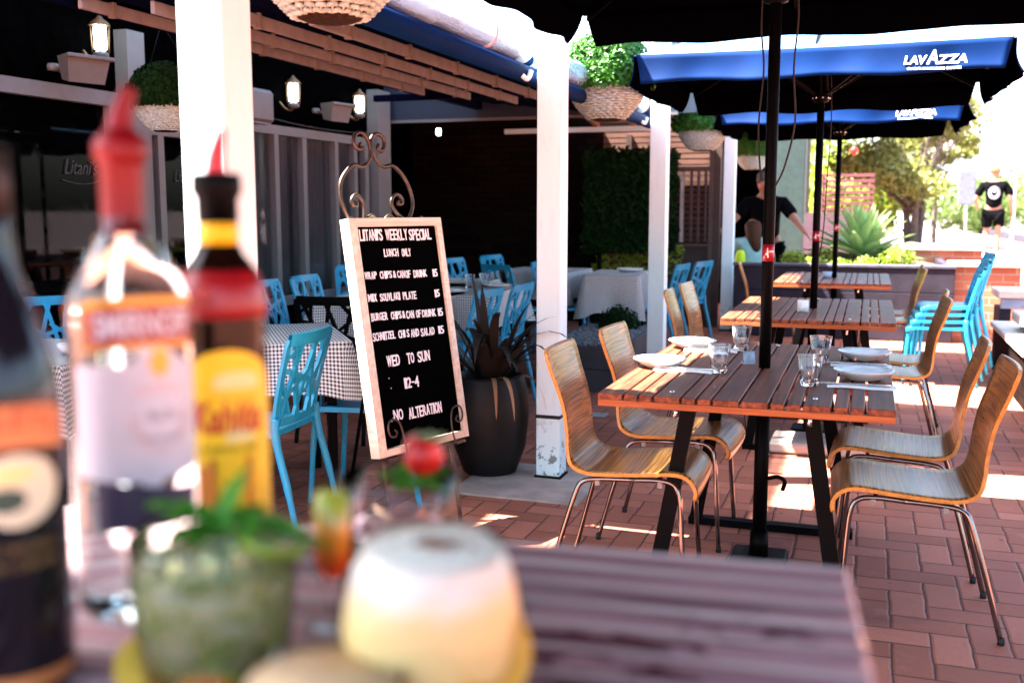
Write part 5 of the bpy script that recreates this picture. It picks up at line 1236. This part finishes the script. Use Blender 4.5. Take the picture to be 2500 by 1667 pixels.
N_ = [(0, 0, .93, .165), (0, 0, 1.12, .155), (0, -.005, 1.3, .185), (0, .0, 1.43, .148), (0, .005, 1.485, .08)]; E_ = [(k, k + 1) for k in range(4)]
limb(N_, E_, 3, [(-.19, 0, 1.42, .093), (-.27, -.015, 1.29, .088), (-.305, -.02, 1.20, .08)]); limb(N_, E_, 3, [(.19, 0, 1.42, .093), (.265, -.03, 1.28, .088), (.29, -.05, 1.19, .08)])
skinmesh("shirt", N_, E_, M['black_cloth'], man)
N_ = [(0, 0, .93, .15)]; E_ = []
for s_ in (-1, 1): limb(N_, E_, 0, [(s_ * .10, .0, .86, .125), (s_ * .108, .04, .70, .115), (s_ * .11, .06, .58, .11)])
skinmesh("shorts", N_, E_, M['black_cloth'], man)
b = MB(); b.lathe([(.096, -.02), (.104, .02), (.10, .06), (.07, .1), (.0, .112)], 20, 0, (0, .008, 1.70)); b.build("hair", M['hair_ginger'], man)
b = MB()
for q in range(2):
    rr_ = .095 - .03 * q; b.tube([(rr_ * math.cos(a), -.182 + .035 * (rr_ * math.cos(a) / .115) ** 2, 1.27 + rr_ * 1.15 * math.sin(a)) for a in [math.pi * 2 * k / 32 for k in range(32)]], .012, 6, closed=True)
b.build("back_print", M['print_grey'], man)
b = MB(); b.box((0, -.187, 1.33), (.028, .012, .10), bev=.004); b.build("back_print", M['lettering'], man)
for s_, y_ in ((-1, .0), (1, .06)): 
    b = MB(); b.box((s_ * .115, y_ - .005, .04), (.09, .27, .08), bev=.025); b.build("shoe", M['lettering'], man)
# leaning man in black
lm = thing("person", "leaning grey haired person in a black shirt, arms spread, behind the nearest parasol pole", "person", (-1.19, 12.75, 0), R(0))
N_ = [(0, .25, .93, .13), (0, .16, 1.10, .13), (0, .02, 1.28, .15), (0, -.07, 1.40, .13), (0, -.13, 1.50, .06), (0, -.17, 1.57, .078), (0, -.20, 1.64, .09), (0, -.20, 1.70, .075)]
E_ = [(k, k + 1) for k in range(7)]
for s_ in (-1, 1):
    e = limb(N_, E_, 3, [(s_ * .19, -.07, 1.38, .07), (s_ * .30, -.12, 1.27, .055), (s_ * .375, -.2, 1.17, .045), (s_ * .45, -.32, 1.09, .032)]); hand(N_, E_, e, (s_ * .45, -.32, 1.09), (s_ * .45, -.4, -.55), (0, 1, -.3))
    limb(N_, E_, 0, [(s_ * .10, .25, .85, .10), (s_ * .12, .2, .5, .065), (s_ * .12, .28, .10, .045), (s_ * .13, .14, .04, .04)])
limb(N_, E_, 6, [(0, -.30, 1.60, .018)]); limb(N_, E_, 6, [(.09, -.19, 1.63, .02)]); limb(N_, E_, 6, [(-.09, -.19, 1.63, .02)])
skinmesh("body", N_, E_, M['skin'], lm)
b = MB()
for s_ in (-1, 1): b.lathe([(.0, -.008), (.009, 0), (.0, .008)], 8, 0, (s_ * .035, -.283, 1.645))
b.build("eyes", M['black_plastic'], lm)
N_ = [(0, .25, .90, .165), (0, .16, 1.10, .165), (0, .02, 1.28, .185), (0, -.07, 1.39, .155), (0, -.11, 1.46, .08)]; E_ = [(k, k + 1) for k in range(4)]
for s_ in (-1, 1): limb(N_, E_, 3, [(s_ * .2, -.07, 1.385, .095), (s_ * .285, -.11, 1.29, .085), (s_ * .33, -.15, 1.23, .08)])
skinmesh("shirt", N_, E_, M['black_cloth'], lm)
N_ = [(0, .25, .92, .15)]; E_ = []
for s_ in (-1, 1): limb(N_, E_, 0, [(s_ * .11, .25, .82, .12), (s_ * .12, .2, .5, .09), (s_ * .12, .28, .14, .08)])
skinmesh("trousers", N_, E_, M['black_cloth'], lm)
b = MB(); b.lathe([(.094, -.05), (.104, .0), (.10, .06), (.06, .1), (.0, .11)], 18, 0, (0, -.19, 1.665)); b.build("hair", M['hair_grey'], lm)
# seated woman, back to the camera
wm = thing("person", "seated person with long brown hair and pale teal top, in front of the leaning man", "person", (-1.27, 12.15, 0), R(15))
N_ = [(0, 0, .52, .14), (0, .02, .68, .125), (0, .03, .84, .135), (0, .03, .94, .11), (0, .04, 1.02, .05), (0, .06, 1.08, .07), (0, .07, 1.16, .085), (0, .07, 1.21, .07)]; E_ = [(k, k + 1) for k in range(7)]
for s_ in (-1, 1):
    e = limb(N_, E_, 3, [(s_ * .155, .03, .92, .058), (s_ * .22, .05, .80, .045), (s_ * .25, .10, .70, .04), (s_ * .16, .30, .72, .028)]); hand(N_, E_, e, (s_ * .16, .30, .72), (-s_ * .3, 1, .1), (0, 0, 1))
    limb(N_, E_, 0, [(s_ * .1, .05, .50, .1), (s_ * .12, .42, .50, .07), (s_ * .12, .44, .1, .045), (s_ * .12, .56, .04, .038)])
limb(N_, E_, 6, [(0, .165, 1.13, .016)])
skinmesh("body", N_, E_, M['skin'], wm)
N_ = [(0, -.01, .52, .19), (0, .01, .68, .175), (0, .02, .84, .17), (0, .03, .93, .135), (0, .035, .985, .07)]; E_ = [(k, k + 1) for k in range(4)]
for s_ in (-1, 1): limb(N_, E_, 3, [(s_ * .16, .03, .92, .08), (s_ * .215, .045, .82, .07)])
skinmesh("top", N_, E_, M['teal_cloth'], wm)
N_ = [(0, .06, 1.18, .105), (0, .02, 1.10, .105), (0, -.05, 1.0, .09), (.02, -.10, .90, .07), (.03, -.12, .82, .035)]; skinmesh("hair", N_, [(k, k + 1) for k in range(4)], M['hair_brown'], wm)
b = MB(); b.box((-1.27, 12.15, .38), (.42, .42, .04), bev=.01)
for sx in (-.17, .17):
    for sy in (-.17, .17): b.tube([(-1.27 + sx, 12.15 + sy, 0), (-1.27 + sx, 12.15 + sy, .37)], .015, 8)
b.build("stool", M['black_metal'], None, label="low black stool under the person in the pale teal top", cat="stool")
hv = skinmesh("safety_vest", [(0, 0, 0, .05), (.0, .01, .12, .07), (.01, .0, .24, .045)], [(0, 1), (1, 2)], M['hivis'], None); tag(hv, label="bright yellow safety vest hanging beside the farthest white post", cat="safety vest"); hv.location = (-1.385, 11.9, .62)

# ---------------------------------------------------------------- street trees, buildings, signs beyond
def tree(name, x, y, z, h, r, th, tr, n, size, mk, label, clumps, group=None, seed=0, stems=1, flat=1.0):
    t = thing(name, label, "tree", (x, y, z), 0, group); rn = random.Random(seed); b = MB()
    for k in range(stems):
        a = k * 2.2 + .4; o_ = .22 * tr * 2 * (stems > 1); b.tube(bez([(o_ * math.cos(a) * 2, o_ * math.sin(a) * 2, -.02), (o_ * 1.6 * math.cos(a) * 2, o_ * 1.6 * math.sin(a) * 2, th * .5), (o_ * 2.2 * math.cos(a) * 2, o_ * 2.2 * math.sin(a) * 2, th * 1.1)], 4), [tr * (1 - .05 * q) for q in range(9)], 9)
    cl = []
    for k in range(clumps):
        a = k * 2.39996 + seed; q = math.sqrt((k + .5) / clumps) * r * .82; zz = th + (h - th) * (.12 + .76 * ((k * .618) % 1)) ; q *= math.sin(min(1, max(.12, (h - zz) / (h - th) * 1.25)) * math.pi * .5 + .25)
        c_ = Vector((q * math.cos(a), q * math.sin(a), zz)); cl.append((c_, r * rn.uniform(.26, .44)))
        b.tube(bez([(0, 0, th * .8), (c_.x * .45, c_.y * .45, th + (c_.z - th) * .35), c_], 4), [tr * .4 * (1 - .09 * q2) for q2 in range(9)], 6)
    b.build("trunk", M['bark'], t); b = MB(); pts = []
    for k in range(n):
        c_, cr = cl[k % len(cl)]; v = Vector((rn.gauss(0, 1), rn.gauss(0, 1), rn.gauss(0, .75))); v.normalize(); q = rn.uniform(.25, 1.08) ** .6
        pts.append((c_ + Vector((v.x * cr * q, v.y * cr * q, v.z * cr * q * .62 * flat)), v + Vector((0, 0, .4))))
    leafcards(b, pts, size, seed=seed + 1); b.build("crown", M[mk], t); return t
tree("street_tree", .98, 26.5, .36, 4.1, 2.0, 1.05, .115, 8000, .13, 'pine_leaf', "broad golden green conifer on the street behind the agave", 24, None, 5, 3)
tree("street_tree", 1.55, 28.5, .36, 3.7, 1.25, 1.7, .07, 3000, .14, 'pine_leaf', "yellow green tree crown rising behind the conifer on its right", 9, None, 9, 1)
bx = ((-.35, 30, 2.6, 1.3, "lime green street shrub between the two far parasol poles"), (3.5, 44, 2.2, 2.0, "distant green shrub left of the walking man's shoulder"), (5.6, 50, 2.6, 2.4, "distant green shrub right behind the walking man"), (8.0, 46, 2.7, 2.4, "distant pale green shrub at the right edge"), (-2.2, 36, 4.2, 2.4, "tall lime green shrub behind the green column"))
for k, (x, y, h, r, l) in enumerate(bx): shrub("street_shrub", x, y, .36, r, h, 2400, .24, 'lime_leaf' if k in (0, 4, 3) else 'tree_leaf', l, "distant shrubs along the street", 60 + k)
gc = thing("green_column", "wide dark green pillar behind the nearest parasol pole", "column", (-1.22, 17, 0)); b = MB(); b.box((-1.22, 17, 2.2), (.46, .46, 4.4), bev=.02); part("shaft", b, plain("grey_green_paint", (.014, .034, .031), .55), gc); b = MB(); b.box((-1.22, 17, .1), (.56, .56, .2)); part("plinth", b, plain("grey_green_base", (.03, .06, .055), .6), gc)
lv = thing("street_building", "low brown building with deep eaves behind the far parasol poles", "building", (-3.4, 24, 0)); b = MB(); b.box((-3.6, 26, 1.6), (4.2, 3, 3.2)); part("wall", b, plain("plum_wall", (.06, .035, .05), .7), lv); b = MB(); b.box((-2.6, 25, 3.35), (5.6, 5.2, .35)); part("roof", b, plain("brown_eaves", (.16, .085, .05), .7), lv)
b = MB(); b.box((-.75, 20.5, .62), (1.8, .2, 1.25)); b.build("plum_wall", plain("plum_garden_wall", (.055, .03, .045), .75), None, label="low plum coloured garden wall between the far parasol poles", cat="wall")
b = MB()
for k in range(7): b.box((-.45, 21.5, 1.32 + .11 * k), (1.0, .04, .06))
for x in (-.9, 0): b.box((x, 21.53, 1.0), (.06, .05, 2.0))
b.build("slat_fence", plain("reddish_slats", (.12, .03, .035), .6), None, label="reddish slatted fence above the low plum wall", cat="fence")
ab = thing("office_building", "far pale office building with blue window bands above the walking man", "building", (13, 105, 0)); b = MB(); b.box((11.5, 105, 6.5), (13, 8, 13)); part("wall", b, plain("pale_render", (.75, .74, .72), .7, var=.05), ab)
for k in range(4): b = MB(); b.box((11.5, 100.97, 2.4 + 2.9 * k), (12, .1, 1.2)); part("window", b, plain("blue_window_band", (.28, .40, .46), .2), ab)
for k in range(3): b = MB(); b.box((11.5, 100.6, .9 + 2.9 * k + 1.0), (12.6, .8, .2)); part("balcony", b, M['lettering'], ab)
sg = thing("street_sign", "dark street sign on a grey pole left of the walking man", "sign", (1.95, 24.5, .36)); b = MB(); b.tube([(0, 0, 0), (0, 0, 1.75)], .035, 8); b.build("pole", M['steel'], sg); b = MB(); b.box((0, -.05, 1.42), (.36, .04, .75), bev=.02); b.build("panel", plain("dark_grey_panel", (.10, .11, .14), .5), sg)
fp = thing("flag_pole", "grey street pole with a small red pennant at the right edge", "flag", (2.95, 25, .36)); b = MB(); b.tube([(0, 0, 0), (0, 0, 2.3)], .04, 8); b.build("pole", M['steel'], fp); b = MB(); b.grid(lambda u, v: (-.02 - .14 * u * (1 - v), .03 * math.sin(v * 5), 1.75 + .75 * v), 4, 8, thick=lambda u, v: (0, .006, 0)); b.build("pennant", plain("faded_red_pennant", (.6, .18, .2), .7), fp)
sl = MB(); sl.lathe([(.0, -.09), (.09, 0), (.0, .09)], 14); sl.build("red_lantern", plain("red_lantern_shade", (.6, .02, .015), .5), None, label="small round red light beside the conifer's left edge", cat="lantern").location = (-.33, 19.9, 2.37)
kb2 = MB(); kb2.box((4.2, 30, .46), (.3, 40, .2)); kb2.build("kerb", M['sleeper'], None, kind="structure")
